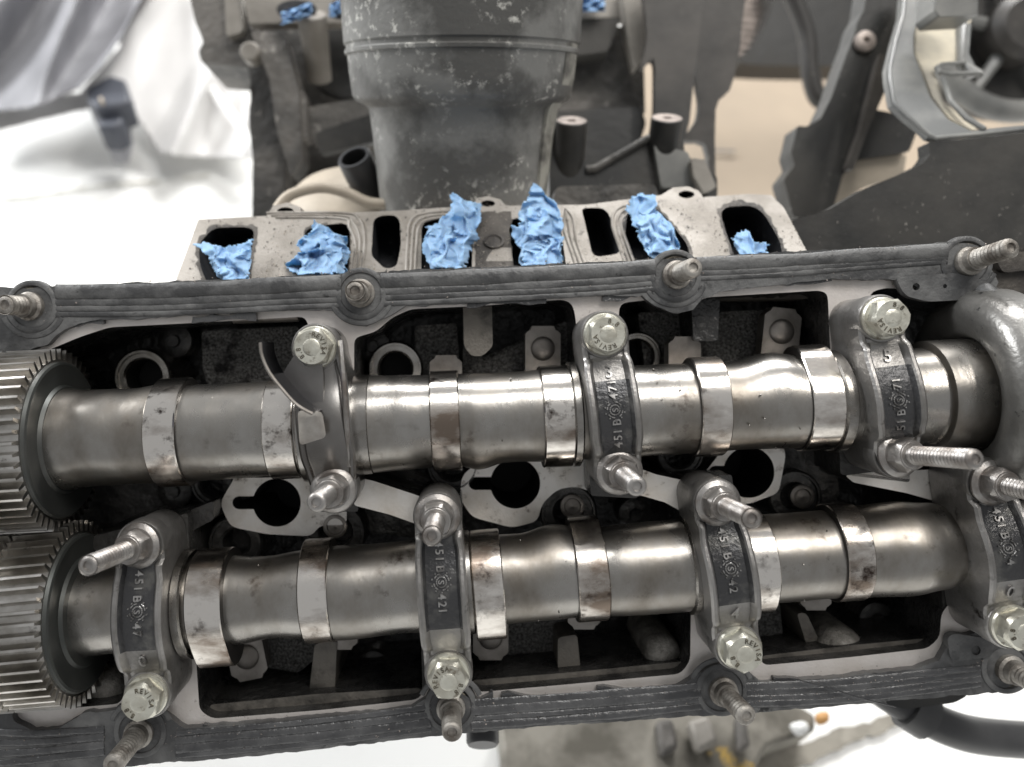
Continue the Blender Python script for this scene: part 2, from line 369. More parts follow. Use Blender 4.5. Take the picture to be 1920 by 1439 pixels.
land([(590, 1208), (632, 1200), (626, 1330), (576, 1330)], -0.75, 'pocket_web', 'ledge')
land([(1046, 1196), (1082, 1190), (1092, 1290), (1046, 1292)], -0.75, 'pocket_web', 'ledge')
land([(1494, 1150), (1512, 1150), (1552, 1236), (1522, 1240)], -0.85, 'pocket_web', 'ledge')
land([(868, 566), (922, 562), (924, 650), (905, 668), (884, 668), (870, 650)], -0.6, 'pocket_web', 'ledge')
land([(1296, 560), (1350, 556), (1346, 640), (1300, 640)], -0.75, 'pocket_web', 'cast_dark')
# sloped lower ledges
for pts in ([(392, 1322), (590, 1302), (790, 1290), (790, 1312), (398, 1348)], [(884, 1276), (1060, 1262), (1286, 1240), (1280, 1262), (900, 1298)], [(1428, 1230), (1600, 1210), (1750, 1196), (1740, 1218), (1432, 1248)]):
    mb = MB(); prism(mb, round_poly(pxl(pts, -0.45), 0.08, 3), -0.45, -3.2, wall_mi=1); mb.build('pocket_ledge', ['ledge', 'cast_dark'], head, bevel=0.03)
# domes of the lower pockets
for px, py, r in ((1240, 1218, 0.36), (1572, 1212, 0.46), (205, 1290, 0.40)):
    mb = MB(); lathe(mb, [(0.001 + r * math.sin(a), r * math.cos(a) * 0.8) for a in [i * math.pi / 2 / 10 for i in range(11)]] + [(r, -1.6)], P(px, py + 4, -0.85), n=28)
    mb.build('casting_dome', 'dome', head)
# bearing pedestals, bridging straps and spark-well plates in the valley
def slab(pts, wt, wb, name, mats, r=0.06, holes=(), bev=0.03, wall=1, parent=None):
    mb = MB(); prism(mb, round_poly(pxl(pts, wt), r, 3) if r else pxl(pts, wt), wt, wb, holes, mi=0, wall_mi=wall, bottom=False)
    return mb.build(name, mats, parent or head, bevel=bev)
MC = ['machined', 'cast_wall']
CC = ['cast_wall', 'cast_wall']
slab([(582, 600), (658, 600), (672, 960), (588, 960)], -0.22, -3.2, 'bearing_pedestal', CC)
slab([(1090, 620), (1178, 620), (1196, 935), (1108, 930)], -0.22, -3.2, 'bearing_pedestal', CC)
slab([(1562, 590), (1690, 590), (1706, 905), (1576, 890)], -0.22, -3.2, 'bearing_pedestal', CC)
slab([(232, 1000), (352, 962), (366, 1330), (240, 1330)], -0.22, -3.2, 'bearing_pedestal', CC)
slab([(784, 940), (866, 930), (876, 1290), (792, 1300)], -0.22, -3.2, 'bearing_pedestal', CC)
slab([(1280, 900), (1372, 890), (1420, 1250), (1300, 1250)], -0.22, -3.2, 'bearing_pedestal', CC)
slab([(1750, 850), (1850, 870), (1900, 1200), (1770, 1180)], -0.22, -3.2, 'bearing_pedestal', CC)
slab([(660, 894), (700, 902), (800, 935), (800, 990), (730, 965), (664, 948)], WP - 0.02, -3.0, 'valley_strap', ['well', 'cast_wall'], 0.05)
slab([(1180, 872), (1230, 890), (1300, 905), (1300, 972), (1246, 942), (1186, 925)], WP - 0.02, -3.0, 'valley_strap', ['well', 'cast_wall'], 0.05)
slab([(1585, 892), (1640, 885), (1770, 880), (1770, 945), (1700, 925), (1600, 905)], WP - 0.06, -3.0, 'valley_strap', ['well', 'cast_wall'], 0.05)
slab([(160, 1010), (345, 962), (400, 940), (400, 975), (352, 1000), (200, 1060)], -0.5, -3.0, 'valley_strap', CC, 0.05)
def well(pts, c, r, slot, w=-1.0):
    pl = round_poly(pxl(pts, w), 0.15, 4)
    cx, cy = L2(*c, w); holes = []
    R = r / 100 * (D - w) / D
    a0 = math.radians(slot[0]); hw = 0.13; Ls = slot[1]
    lp = []
    off = math.asin(hw / R)
    n = 36
    for i in range(n + 1):
        t = a0 + off + (2 * math.pi - 2 * off) * i / n
        lp.append((cx + R * math.cos(t), cy + R * math.sin(t)))
    d = Vector((math.cos(a0), math.sin(a0))); nn = Vector((-d.y, d.x)); cc = Vector((cx, cy))
    for i in range(7):
        t = -math.pi / 2 + math.pi * i / 6
        v = cc + d * (R + Ls + hw * math.cos(t)) + nn * hw * math.sin(t)
        lp.append((v.x, v.y))
    mb = MB(); prism(mb, pl, w, -3.0, [lp], mi=0, wall_mi=1, bottom=False, hole_mi=2)
    prism(mb, circ(cx, cy, R * 1.4, 24), -2.95, -3.0, mi=2)
    return mb.build('injector_well', ['well', 'cast_wall', 'bore'], head, bevel=0.02)
well([(452, 850), (650, 850), (650, 985), (600, 985), (584, 1006), (500, 1002), (432, 988), (412, 944), (440, 896)], (519, 943), 45, (180, 0.28))
well([(930, 845), (1115, 845), (1116, 925), (1080, 912), (1045, 918), (1016, 945), (1008, 978), (960, 990), (885, 970), (862, 935), (866, 892), (898, 866)], (966, 907), 47, (180, 0.30))
well([(1385, 800), (1450, 800), (1474, 850), (1460, 925), (1400, 947), (1330, 928), (1314, 893), (1335, 870)], (1404, 886), 48, (180, 0.16))
slab([(1455, 830), (1560, 820), (1575, 930), (1540, 960), (1450, 945)], -1.35, -3.0, 'valley_land', CC, 0.1)
slab([(640, 930), (790, 980), (790, 1010), (700, 1000), (640, 975)], -1.7, -3.0, 'valley_land', CC, 0.1)
# tappet bores and valve rockers
def tappet(px, py, w, ro, ri, m='cast_wall', inner='bore'):
    mb = MB(); k = (D - w) / D / 100
    lathe(mb, [(ro * k, -1.4), (ro * k, -0.05), (ro * k - 0.04, 0), (ro * k * 0.86, 0.0), (ro * k * 0.84, -0.06), (ri * k + 0.04, -0.06), (ri * k, -0.1), (ri * k, -0.8), (0, -0.8)], P(px, py, w), n=40, mis=[0, 0, 0, 0, 0, 0, 1, 1])
    return mb.build('tappet_bore', [m, inner], head)
for a in ((266, 708, -1.5, 54, 34), (741, 692, -1.5, 52, 31), (1196, 668, -1.5, 46, 30)): tappet(*a, m='journal')
for a in ((401, 905, -1.3, 46, 30), (848, 872, -1.0, 50, 30), (1276, 850, -1.2, 46, 28)): tappet(*a, m='cast_wall', inner='cast_dark')
for a in ((628, 1000, -1.1, 58, 30), (1066, 962, -1.1, 54, 26), (1492, 932, -1.1, 50, 24), (440, 1020, -1.2, 52, 26)): tappet(*a, m='cast_wall', inner='cast_wall')
for px, py in ((630, 985), (1072, 948), (1500, 930)):
    mb = MB(); lathe(mb, [(0.24, 0), (0.24, 0.12), (0.2, 0.14), (0.17, 0.14), (0.15, 0.10), (0.06, 0.10), (0.0, 0.12)], P(px, py, -1.12), n=24)
    mb.build('tappet_button', 'ball', head)
def rocker(px, py, w, sz, rot, ball=True, L=1.0):
    """flat rocker pad with a round ball seat"""
    k = sz / 100 * (D - w) / D; c = P(px, py, w)
    sh = [(-.36, -.5 * L - .3), (.36, -.5 * L - .3), (.36, .3), (.30, .36), (.26, .38), (.22, .46), (-.22, .46), (-.26, .38), (-.30, .36), (-.36, .3)]
    cr, sr = math.cos(rot), math.sin(rot)
    pl = [(c.x + (x * cr - y * sr) * k, c.y + (x * sr + y * cr) * k) for x, y in sh]
    mb = MB(); prism(mb, pl, w, w - 0.35)
    o = mb.build('rocker_arm', 'ball', head, bevel=0.03)
    if ball:
        mb = MB(); r = 0.25 * k
        lathe(mb, [(r + 0.015, -0.02), (r + 0.015, 0.004), (r, -0.01)] + [(r * math.cos(a), -0.01 + r * 0.30 * math.sin(a)) for a in [i * math.pi / 2 / 8 for i in range(1, 9)]], (c.x, c.y, w), n=28)
        mb.build('ball_seat', 'ball', o)
rocker(1018, 654, -1.1, 92, 0.0); rocker(1466, 622, -1.1, 96, -0.1); rocker(836, 705, -0.9, 84, 0.0, False); rocker(1284, 670, -0.9, 84, 0.0, False)
rocker(920, 1196, -0.9, 92, math.pi); rocker(462, 1232, -1.0, 96, math.pi + 0.2); rocker(1095, 1142, -0.8, 84, math.pi, False); rocker(640, 1180, -0.8, 84, math.pi, False); rocker(1530, 1108, -0.8, 80, math.pi, False)

# port face beyond the upper gasket
def PF(px, py):                                   # the tilted plane of the port face
    w = -1.3 - (530 - py) / 150 * 1.6
    return P(px, py, w)
def pf_prism(mb, outer, holes=(), depth=0.35, lift=0.0, mi=0, hole_mi=1, hdepth=1.5, wall=0):
    n3 = Vector((0, 0, -1)); lf = Vector((0, .62, .78))
    loops = [list(outer)] + [list(h) for h in holes]
    flat = [p for l in loops for p in l]
    tris = tessellate_polygon([[Vector((x, y, 0)) for x, y in l] for l in loops])
    mb.add([PF(x, y) + lf * lift for x, y in flat], tris, mi)
    for li, l in enumerate(loops):
        k = len(l); dd = depth if li == 0 else hdepth
        mb.add([PF(x, y) + lf * lift for x, y in l] + [PF(x, y) + n3 * dd for x, y in l],
               [(i, (i + 1) % k, k + (i + 1) % k, k + i) for i in range(k)], wall if li == 0 else hole_mi)
        if li: mb.add([PF(x, y) + n3 * dd for x, y in l], [tuple(range(k))], hole_mi)
face = [(322, 560), (332, 520), (372, 412), (500, 405), (512, 386), (540, 380), (562, 388), (566, 403), (750, 395), (885, 386), (895, 372), (915, 368), (938, 374), (948, 386), (1100, 384), (1240, 366), (1262, 352), (1290, 350), (1310, 358), (1318, 370),
        (1400, 364), (1446, 366), (1470, 390), (1512, 470), (1540, 560)]
ports = {'a': [(395, 545), (375, 500), (372, 458), (400, 428), (460, 426), (478, 432), (472, 470), (462, 545)],
         'b': [(560, 545), (565, 490), (572, 430), (640, 418), (655, 424), (657, 455), (650, 545)],
         'c': [(790, 545), (790, 420), (815, 410), (880, 410), (886, 450), (884, 545)],
         'd': [(968, 545), (952, 412), (1040, 400), (1052, 430), (1068, 545)],
         'e': [(1185, 545), (1172, 440), (1176, 398), (1228, 388), (1250, 410), (1290, 460), (1302, 545)],
         'f': [(1400, 545), (1362, 440), (1350, 400), (1362, 388), (1410, 386), (1432, 400), (1464, 455), (1475, 545)]}
slots = [[(702, 545), (696, 480), (700, 412), (715, 404), (742, 404), (750, 415), (752, 460), (744, 500), (722, 505), (700, 500)][1:-1],
         [(1096, 415), (1090, 392), (1102, 390), (1128, 390), (1140, 398), (1160, 450), (1162, 476), (1120, 482), (1110, 476)]]
ears = [circ(535, 397, 16, 20, 8), circ(915, 382, 13, 20, 6), circ(1287, 365, 15, 20, 7)]
mb = MB(); pf_prism(mb, face, [round_poly(p, 14, 4) for p in ports.values()] + [round_poly(s, 9, 3) for s in slots] + ears, depth=1.0)
mb.build('port_face', ['flange', 'port'], head)
def pf_land(pts, lift, m, name, r=10):
    mb = MB(); pf_prism(mb, round_poly(pts, r, 4), depth=0.02, lift=lift); mb.build(name, m, head)
for kk, sc in (('a', 1.12), ('e', 1.10), ('f', 1.13), ('b', 1.05)):
    p0 = round_poly(ports[kk], 14, 4); mx = sum(p[0] for p in p0) / len(p0); my = sum(p[1] for p in p0) / len(p0)
    ring = jitter([(mx + (x - mx) * sc, my + (y - my) * sc) for x, y in dens(p0, 4)], 7, 0.12, ord(kk[0]))
    p1 = [(x, y) for x, y in dens(p0, 4)]; q = len(p1); up3 = Vector((0, .62, .78)) * 0.008
    mb = MB(); mb.add([PF(x, y) + up3 for x, y in ring] + [PF(x, y) + up3 for x, y in p1], [(i, (i + 1) % q, q + (i + 1) % q, q + i) for i in range(q)])
    mb.build('soot_fringe', 'flange_dark', head)
mb = MB(); pf_prism(mb, jitter(dens([(892, 540), (890, 400), (960, 398), (956, 430), (966, 540)], 8), 6, 0.08), depth=0, lift=0.012)
mb.build('soot_patch', 'flange_dark', head)
for cx, cy in ((926, 455),):
    mb = MB(); c = PF(cx, cy) + Vector((0, .62, .78)) * 0.02
    lathe(mb, [(0.22, 0), (0.22, 0.04), (0.17, 0.05), (0.14, 0.02), (0.06, 0.03), (0, 0.03)], c, axis=(0, 0.62, 0.78), n=24)
    mb.build('port_boss', 'flange_dark', head)
def pf_ridge(pts, r=0.035, name='gasket_groove', m='flange'):
    mb = MB(); tube(mb, [PF(x, y) + Vector((0, .62, .78)) * 0.0 for x, y in smooth_loop(pts, 5, False)], r, 8); mb.build(name, m, head)
for d in (0, 9, 17):
    pf_ridge([(500 + d, 400 + d * 0.5), (640, 400 + d * 0.6), (672 - d, 410 + d), (684 - d, 440 + d), (680 - d, 500), (676 - d, 540)])
    pf_ridge([(760 + d, 540), (764 + d, 460), (770 + d, 415 + d * 0.5), (800 + d, 400 + d * 0.6), (880, 396 + d * 0.6)])
    pf_ridge([(1060, 392 + d * 0.5), (1074 - d, 410 + d), (1080 - d, 450), (1096 - d, 500), (1102 - d, 540)])
    pf_ridge([(1190 + d, 540), (1160 + d, 460), (1148 + d, 415 + d * .3), (1165 + d, 388 + d * 0.6), (1230, 378 + d * 0.6)])
# hump under the cam at the left rim
mb = MB(); tube(mb, [P(438, 594, -0.3), P(560, 590, -0.3)], 0.14, 12); mb.build('rim_pin', 'ball', head)

# ================================================================= GASKET
gasket = thing('rocker_cover_gasket', 'dusty black ribbed rubber gasket and sealant running along both long edges of the head', 'gasket', (0, 0, 0))
up_out = [(-60, 548), (0, 539), (60, 541), (130, 535), (250, 531), (400, 525), (640, 513), (1000, 497), (1240, 486), (1500, 471), (1650, 463), (1780, 455), (1835, 460), (1856, 500), (1872, 530), (1862, 548), (1800, 552), (1740, 545), (1700, 528)]
up_in = [(1690, 524), (1560, 524), (1440, 536), (1360, 546), (1318, 562), (1300, 580), (1262, 588), (1228, 574), (1204, 556), (1100, 556), (1000, 561), (880, 568), (760, 576), (724, 596), (685, 612), (648, 602), (622, 582), (520, 582), (420, 588), (260, 598), (170, 602), (120, 616), (90, 645), (40, 662), (-60, 668)]
def strip_mesh(loop, w0=0.0, th=0.16):
    mb = MB(); pts = jitter(dens(loop, 9), 2.6, 0.03, 3); pts = jitter(pts, 2.4, 0.2, 8)
    prism(mb, pxl(pts, w0), w0, w0 - th); return mb
strip_mesh(up_out + up_in).build('sealing_strip', 'rubber', gasket, bevel=0.025)
lo_in = [(-60, 1352), (20, 1322), (26, 1352), (60, 1372), (110, 1366), (160, 1336), (235, 1332), (280, 1318), (322, 1350), (345, 1366), (440, 1360), (600, 1346), (770, 1330), (800, 1308), (845, 1292), (888, 1312), (930, 1318), (1100, 1304), (1270, 1290), (1310, 1262), (1360, 1248), (1405, 1262), (1430, 1284), (1560, 1272), (1720, 1254), (1762, 1240), (1780, 1200), (1840, 1186), (2000, 1180)]
lo_out = [(2000, 1262), (1915, 1278), (1870, 1298), (1500, 1330), (1200, 1350), (900, 1372), (500, 1416), (300, 1432), (100, 1452), (-60, 1470)]
strip_mesh(lo_in + lo_out).build('sealing_strip', 'rubber', gasket, bevel=0.025)
def ridge_line(pts, r=0.035, seed=0, mname='rubber', w=0.005, gap=None):
    p = dens(smooth_loop(pts, 5, False), 12, False)
    path = []
    for x, y in p:
        y += 0.7 * noise.noise(Vector((x * .02, seed, 0)))
        path.append(P(x, y, w + 0.009 * noise.noise(Vector((x * .05, seed, 4)))))
    mb = MB(); tube(mb, path, [r * 1.75 * (1 + 0.22 * noise.noise(Vector((i * .12, seed, 2)))) for i in range(len(path))], 10, flat=0.38)
    mb.build('sealing_rib', mname, gasket)
UPS = [(60, 575), (677, 551), (1266, 517), (1812, 492)]
for seed, (a, b, c) in enumerate(((0, -18, 0.085), (1, 2, 0.045), (2, 13, 0.035), (3, 24, 0.03))):
    ridge_line([(105, 566 + b), (300, 564 + b), (500, 555 + b), (640, 548 + b)], c, seed)
    ridge_line([(714, 546 + b), (900, 538 + b), (1100, 528 + b), (1228, 519 + b * .95)], c, seed + 5)
    if b < 20: ridge_line([(1306, 511 + b * .85), (1450, 505 + b * .8), (1600, 494 + b * .7), (1776, 482 + b * .65)], c * 0.9, seed + 11)
for k, b in enumerate((-22, -8, 7, 20)):
    ridge_line([(330, 1398 + b), (560, 1378 + b), (700, 1362 + b), (808, 1348 + b)], 0.03 + 0.012 * (k % 3), 20 + k, 'rubber_wet')
    ridge_line([(884, 1341 + b), (1100, 1326 + b), (1314, 1307 + b * .9)], 0.03 + 0.014 * ((k + 1) % 3), 30 + k, 'rubber_wet')
    ridge_line([(1392, 1305 + b * .8), (1560, 1298 + b * .8), (1700, 1284 + b * .8), (1838, 1268 + b * .7)], 0.04, 40 + k, 'rubber_wet')
    ridge_line([(-40, 1405 + b * 1.5), (60, 1402 + b * 1.2), (196, 1390 + b)], 0.04, 50 + k, 'rubber_wet')
# rubber collars round the studs
LOS = [(263, 1372), (845, 1325), (1353, 1294), (1888, 1252)]
for px, py in UPS + LOS:
    mb = MB(); r = 0.47
    lathe(mb, [(r + .03, -0.1), (r + 0.02, 0.015), (r - .02, 0.035), (r - 0.07, 0.03), (r - 0.10, -0.03), (r - .12, -0.15)], P(px, py, 0), n=40)
    mb.build('stud_collar', 'rubber', gasket)
    mb = MB(); tube(mb, [P(px, py, 0.03) + Vector((0.58 * math.cos(a), 0.58 * math.sin(a) * 0.96, -0.03)) for a in [math.pi * (1.12 + 0.76 * i / 20) - (0 if py < 700 else math.pi) for i in range(21)]], 0.05, 8, flat=0.5)
    mb.build('collar_rib', 'rubber', gasket)
# corner tabs
def tab(pts, holes, w=0.06, m='rubber'):
    mb = MB(); prism(mb, round_poly(pxl(pts, w), 0.1, 4), w, w - 0.16, [pxl(circ(*h, 14), w) for h in holes]); mb.build('corner_tab', m, gasket, bevel=0.03)
tab([(1680, 520), (1790, 512), (1850, 528), (1880, 545), (1866, 560), (1740, 566), (1700, 556), (1688, 540)], [(1718, 538, 7), (1772, 537, 4)])
tab([(1776, 1196), (1790, 1188), (1866, 1200), (1860, 1232), (1800, 1240), (1782, 1236)], [(1830, 1220, 9)])
# smears of sealant along the inner edge
for i, (x, y, l, a) in enumerate([(150, 606, 90, 3), (420, 596, 120, 2), (950, 566, 150, 3), (1480, 528, 160, 3), (1160, 557, 60, 3), (470, 1372, 180, -5), (1000, 1312, 120, -5), (1180, 1300, 120, -5), (1520, 1282, 140, -5), (900, 1316, 50, 8), (250, 1345, 60, -12)]):
    loop = [(x + l * (t - .5), y - a * (t - .5) * 3 + 5 + 3 * math.sin(t * 7 + i)) for t in [j / 10 for j in range(11)]] + [(x + l * (t - .5), y - a * (t - .5) * 3 - 5 + 3 * noise.noise(Vector((t * 5, i, 0)))) for t in [1 - j / 10 for j in range(11)]]
    mb = MB(); prism(mb, pxl(jitter(loop, 4, 0.1, i), -.04), -0.04, -0.19); mb.build('sealant_smear', 'rubber_wet', gasket, bevel=0.02)

# ================================================================= fasteners
def threaded(prof_start, r, h0, h1, pitch=0.09):
    p = []; h = h0
    while h < h1 - pitch:
        p += [(r, h), (r, h + pitch * .25), (r * 0.84, h + pitch * .5), (r * .84, h + pitch * .7)]; h += pitch
    return prof_start + p + [(r, h), (r, h1 - 0.05), (r - 0.035, h1), (r * 0.5, h1), (r * 0.42, h1 - 0.035), (0, h1 - 0.045)]
cover_labels = ['rusty threaded stud at the far left end of the upper gasket', 'stud standing in the upper gasket straight below a blue towel, left of the dark housing', 'leaning dirty stud in the upper gasket below the right-hand blue towels', 'long rusty stud at the right end of the upper gasket',
                'blurred pale stud at the bottom left below the lowest left bolt head', 'conical tipped stud in the lower gasket under the middle bolt head', 'grimy threaded stud in the lower gasket under the bolt head of the cap numbered 4', 'dim stud at the bottom right corner of the lower gasket']
leans = [(-0.12, -0.02), (-0.02, 0.0), (0.1, 0.06), (0.1, 0.12), (0.02, 0), (0.04, 0.02), (0.08, -0.0), (0.1, -0.05)]
lens = [0.75, 0.75, 0.9, 1.1, 1.25, 1.1, 1.1, 0.9]
for i, (px, py) in enumerate(UPS + LOS):
    c = P(px, py, -0.05)
    t = thing('cover_stud', cover_labels[i], 'stud', c, 'studs along the two gaskets')
    mb = MB(); lathe(mb, [(0.36, 0), (0.36, 0.03), (0.34, 0.045), (0.31, 0.02), (0.30, 0.0), (0.25, 0.015), (0, 0.02)], c, n=32); mb.build('washer', 'stud_dish', t)
    ax = Vector((leans[i][0], leans[i][1], 1))
    mb = MB(); L = lens[i]
    lathe(mb, [(0.27, 0.0), (0.27, 0.12), (0.22, 0.16), (0.22, 0.3)], c, axis=ax, n=24); mb.build('stud_shoulder', 'stud', t)
    mb = MB(); lathe(mb, threaded([(0.17, 0.1)], 0.18, 0.3, L), c, axis=ax, n=20); mb.build('threaded_shank', 'stud', t, angle=60)

def flange_bolt(c, rot, parent, rtext, r=0.355, h=0.28, tilt=(0, 0)):
    """zinc hex bolt with washer and head marking"""
    mb = MB(); ax = Vector((tilt[0], tilt[1], 1)).normalized()
    lathe(mb, [(r * 1.06, 0), (r * 1.06, 0.05), (r * 1.0, 0.09), (r * .8, 0.1)], c, axis=ax, n=36)
    hexa(mb, c + ax * 0.09, r, h, rot, axis=ax)
    o = mb.build('bolt', 'zinc', parent, angle=25)
    mb = MB(); x, y, a = frame(ax, Vector((0, 1, 0.01)))
    X = Vector((1, 0, 0)); X = (X - ax * X.dot(ax)).normalized(); Y = ax.cross(X)
    top = c + ax * (0.09 + h + 0.0)
    def put(ch, ang, size, rad):
        vs, fs = glyph(ch)
        rd = X * math.cos(ang) + Y * math.sin(ang); td = rd.cross(ax)          # clockwise, letter tops outward
        mb.add([top + rd * (rad + v.y * size) + td * v.x * size + ax * (0.004 + 0.016 * v.z) for v in vs], fs)
    a0 = rtext
    for k, ch in enumerate('REVISA'): put(ch, a0 - math.radians(21) * k, 0.088, r * 0.52)
    mid = a0 - math.radians(52) + math.pi
    for k, (ch, da) in enumerate((('8', 18), ('.', 0), ('8', -18))): put(ch, mid + math.radians(da), 0.088, r * 0.52)
    mb.build('head_marking', 'zinc_letter', o, smooth=False)
    mb = MB(); lathe(mb, [(r * .42, 0.002), (r * 0.38, 0.010), (r * .2, 0.012), (0, 0.012)], top, axis=ax, n=24); mb.build('head_dimple', 'zinc', o)
    return o
def nut_stud(c, parent, L, rot=0.3, tilt=(0, 0), r=0.31):
    ax = Vector((tilt[0], tilt[1], 1)).normalized()
    mb = MB(); lathe(mb, [(0.40, 0), (0.40, 0.04), (0.37, 0.07), (0.32, 0.10), (0.26, 0.1)], c, axis=ax, n=36)
    hexa(mb, c + ax * 0.08, r, 0.30, rot, axis=ax); lathe(mb, [(0.24, 0.36), (0.22, 0.39), (0.18, 0.39)], c, axis=ax, n=24)
    o = mb.build('nut', 'steel_fast', parent, angle=25)
    mb = MB(); lathe(mb, threaded([(0.16, 0.2)], 0.165, 0.36, L, 0.075), c, axis=ax, n=24); mb.build('stud', 'steel_fast', parent, angle=60)

# ================================================================= CAMSHAFTS
def X_of(px, w=0.9): return P(px, 0, w).x
def make_cam(label, a0, a1, r_prof, lobes, bumps, x_gear, gear_r, sect):
    A0, A1 = P(*a0, 0), P(*a1, 0); d = (A1 - A0).normalized()
    side = Vector((-d.y, d.x, 0))
    def C(x): return A0 + d * ((x - A0.x) / d.x)
    t = thing('camshaft', label, 'camshaft', C(0))
    def dirv(th): return Vector((0, 0, 1)) * math.cos(th) + side * math.sin(th)
    # shaft between the lobes, one piece
    xs0, xs1 = r_prof[0][0], r_prof[-1][0]
    def rr(x):
        for (xa, ra), (xb, rb) in zip(r_prof, r_prof[1:]):
            if xa <= x <= xb:
                u = (x - xa) / max(xb - xa, 1e-6); u = u * u * (3 - 2 * u); return ra + (rb - ra) * u
        return r_prof[-1][1]
    nx, nt = 330, 72; vs = []; fs = []
    for i in range(nx + 1):
        x = xs0 + (xs1 - xs0) * i / nx
        for j in range(nt):
            th = 2 * math.pi * j / nt; r = rr(x)
            for bx, bw, bth, ba in bumps:
                q = (x - bx) / bw
                if abs(q) < 1: r += ba * (0.5 + 0.5 * math.cos(math.pi * q)) * max(0, math.cos(th - bth)) ** 2
            r += 0.006 * noise.noise(Vector((x * 1.5, math.cos(th) * 2, math.sin(th) * 2)))
            vs.append(C(x) + dirv(th) * r)
    for i in range(nx):
        for j in range(nt): fs.append((i * nt + j, i * nt + (j + 1) % nt, (i + 1) * nt + (j + 1) % nt, (i + 1) * nt + j))
    fs.append(tuple(range(nt))); fs.append(tuple(nx * nt + j for j in range(nt)))
    mb = MB(); mb.add(vs, fs); mb.build('shaft', 'shaft', t, angle=50)
    for px0, px1, rb, e, rn, thd in lobes:
        x0, x1 = X_of(px0), X_of(px1); th0 = math.radians(thd); n = 72; pts = []
        al = math.acos(min(1, max(-1, (rb - rn) / e))) if e > rb - rn else 0.3
        m = 48
        for k in range(m + 1):
            a = al + (2 * math.pi - 2 * al) * k / m; pts.append((rb * math.cos(a), rb * math.sin(a)))
        for k in range(17):
            a = -al + 2 * al * k / 16; pts.append((e + rn * math.cos(a), rn * math.sin(a)))
        n = len(pts); mb = MB(); ch = 0.02; vs = []; fs = []
        for x, sc in ((x0, 1 - ch), (x0 + ch, 1), (x1 - ch, 1), (x1, 1 - ch)):
            for u, v in pts: vs.append(C(x) + dirv(th0) * u * sc + dirv(th0 + math.pi / 2) * v * sc)
        for j in range(3):
            for i in range(n): fs.append((j * n + i, j * n + (i + 1) % n, (j + 1) * n + (i + 1) % n, (j + 1) * n + i))
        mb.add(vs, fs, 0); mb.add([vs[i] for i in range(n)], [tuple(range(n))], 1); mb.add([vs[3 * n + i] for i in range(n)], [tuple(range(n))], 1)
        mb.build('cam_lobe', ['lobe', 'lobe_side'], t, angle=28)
    for px0, px1, r in sect:
        mb = MB(); x0, x1 = X_of(px0), X_of(px1)
        lathe(mb, [(r - .04, 0), (r, 0.03), (r, x1 - x0 - 0.03), (r - .04, x1 - x0)], C(x0), axis=d, n=64); mb.build('journal_ring', 'journal', t)
    # timing gear: face disc, hub and teeth
    mb = MB(); nt = 52; Ro, Ri = gear_r + 0.08, gear_r - 0.12
    vs = []; fs = []; prof = []
    for k in range(nt):
        for f, r in ((0.0, Ri), (0.30, Ri), (0.42, Ro), (0.64, Ro), (0.76, Ri)): prof.append((2 * math.pi * (k + f) / nt, r))
    n = len(prof)
    secs = [(x_gear, 1), (x_gear - 0.9, 1), (x_gear - 0.92, 0.93), (x_gear - 0.98, 0.93), (x_gear - 1.0, 1), (x_gear - 1.8, 1)]
    for si, (x, sc) in enumerate(secs):
        ph = 0.012 if si > 2 else 0
        for a, r in prof:
            a2 = a + (x - x_gear) * 0.012 + ph * 2
            vs.append(C(x) + dirv(a2) * (r if sc == 1 else Ri * .97))
    for j in range(len(secs) - 1):
        for i in range(n): fs.append((j * n + i, j * n + (i + 1) % n, (j + 1) * n + (i + 1) % n, (j + 1) * n + i))
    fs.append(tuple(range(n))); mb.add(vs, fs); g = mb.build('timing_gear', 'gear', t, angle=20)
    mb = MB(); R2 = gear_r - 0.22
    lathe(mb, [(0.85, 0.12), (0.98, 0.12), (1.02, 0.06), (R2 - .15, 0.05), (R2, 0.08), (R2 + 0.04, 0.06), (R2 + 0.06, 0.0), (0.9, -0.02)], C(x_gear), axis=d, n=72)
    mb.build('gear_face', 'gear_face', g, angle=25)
    return C, d
r_up = [(-7.75, 1.02), (-7.45, 0.95), (-6.9, 0.90), (-6.2, 0.89), (-5.75, 0.90), (-5.1, 0.90), (-4.2, 0.885), (-3.6, 0.90), (-2.0, 0.92), (-1.2, 0.89), (-0.6, 0.865), (0.0, 0.86), (0.9, 0.84), (1.5, 0.86), (2.8, 0.86), (3.6, 0.85), (4.3, 0.84), (5.2, 0.82), (6.0, 0.84), (7.0, 0.86), (8.0, 0.90), (9.6, 0.95)]
CU, dU = make_cam('upper camshaft, its bright lobes and thick shaft crossing the head below the upper gasket', (80, 826), (1850, 738), r_up,
    [(268, 328, 0.98, 0.20, 0.86, 112), (490, 548, 0.95, 0.38, 0.54, -92), (806, 862, 0.935, 0.46, 0.58, -118), (1022, 1080, 0.93, 0.30, 0.68, -94), (1318, 1376, 0.91, 0.2, 0.78, 60), (1528, 1590, 0.90, 0.42, 0.66, 92)],
    [(-5.6, 0.5, 2.0, 0.05), (0.25, 0.5, -2.0, 0.12), (5.75, 0.8, 1.6, 0.13), (-0.1, .35, -0.5, -0.04), (-6.6, .5, 0.3, 0.03)],
    -7.52, 1.62, [(552, 572, 1.02), (655, 690, 0.93), (1078, 1096, 0.98), (1588, 1612, 0.96), (1690, 1702, 0.97)])
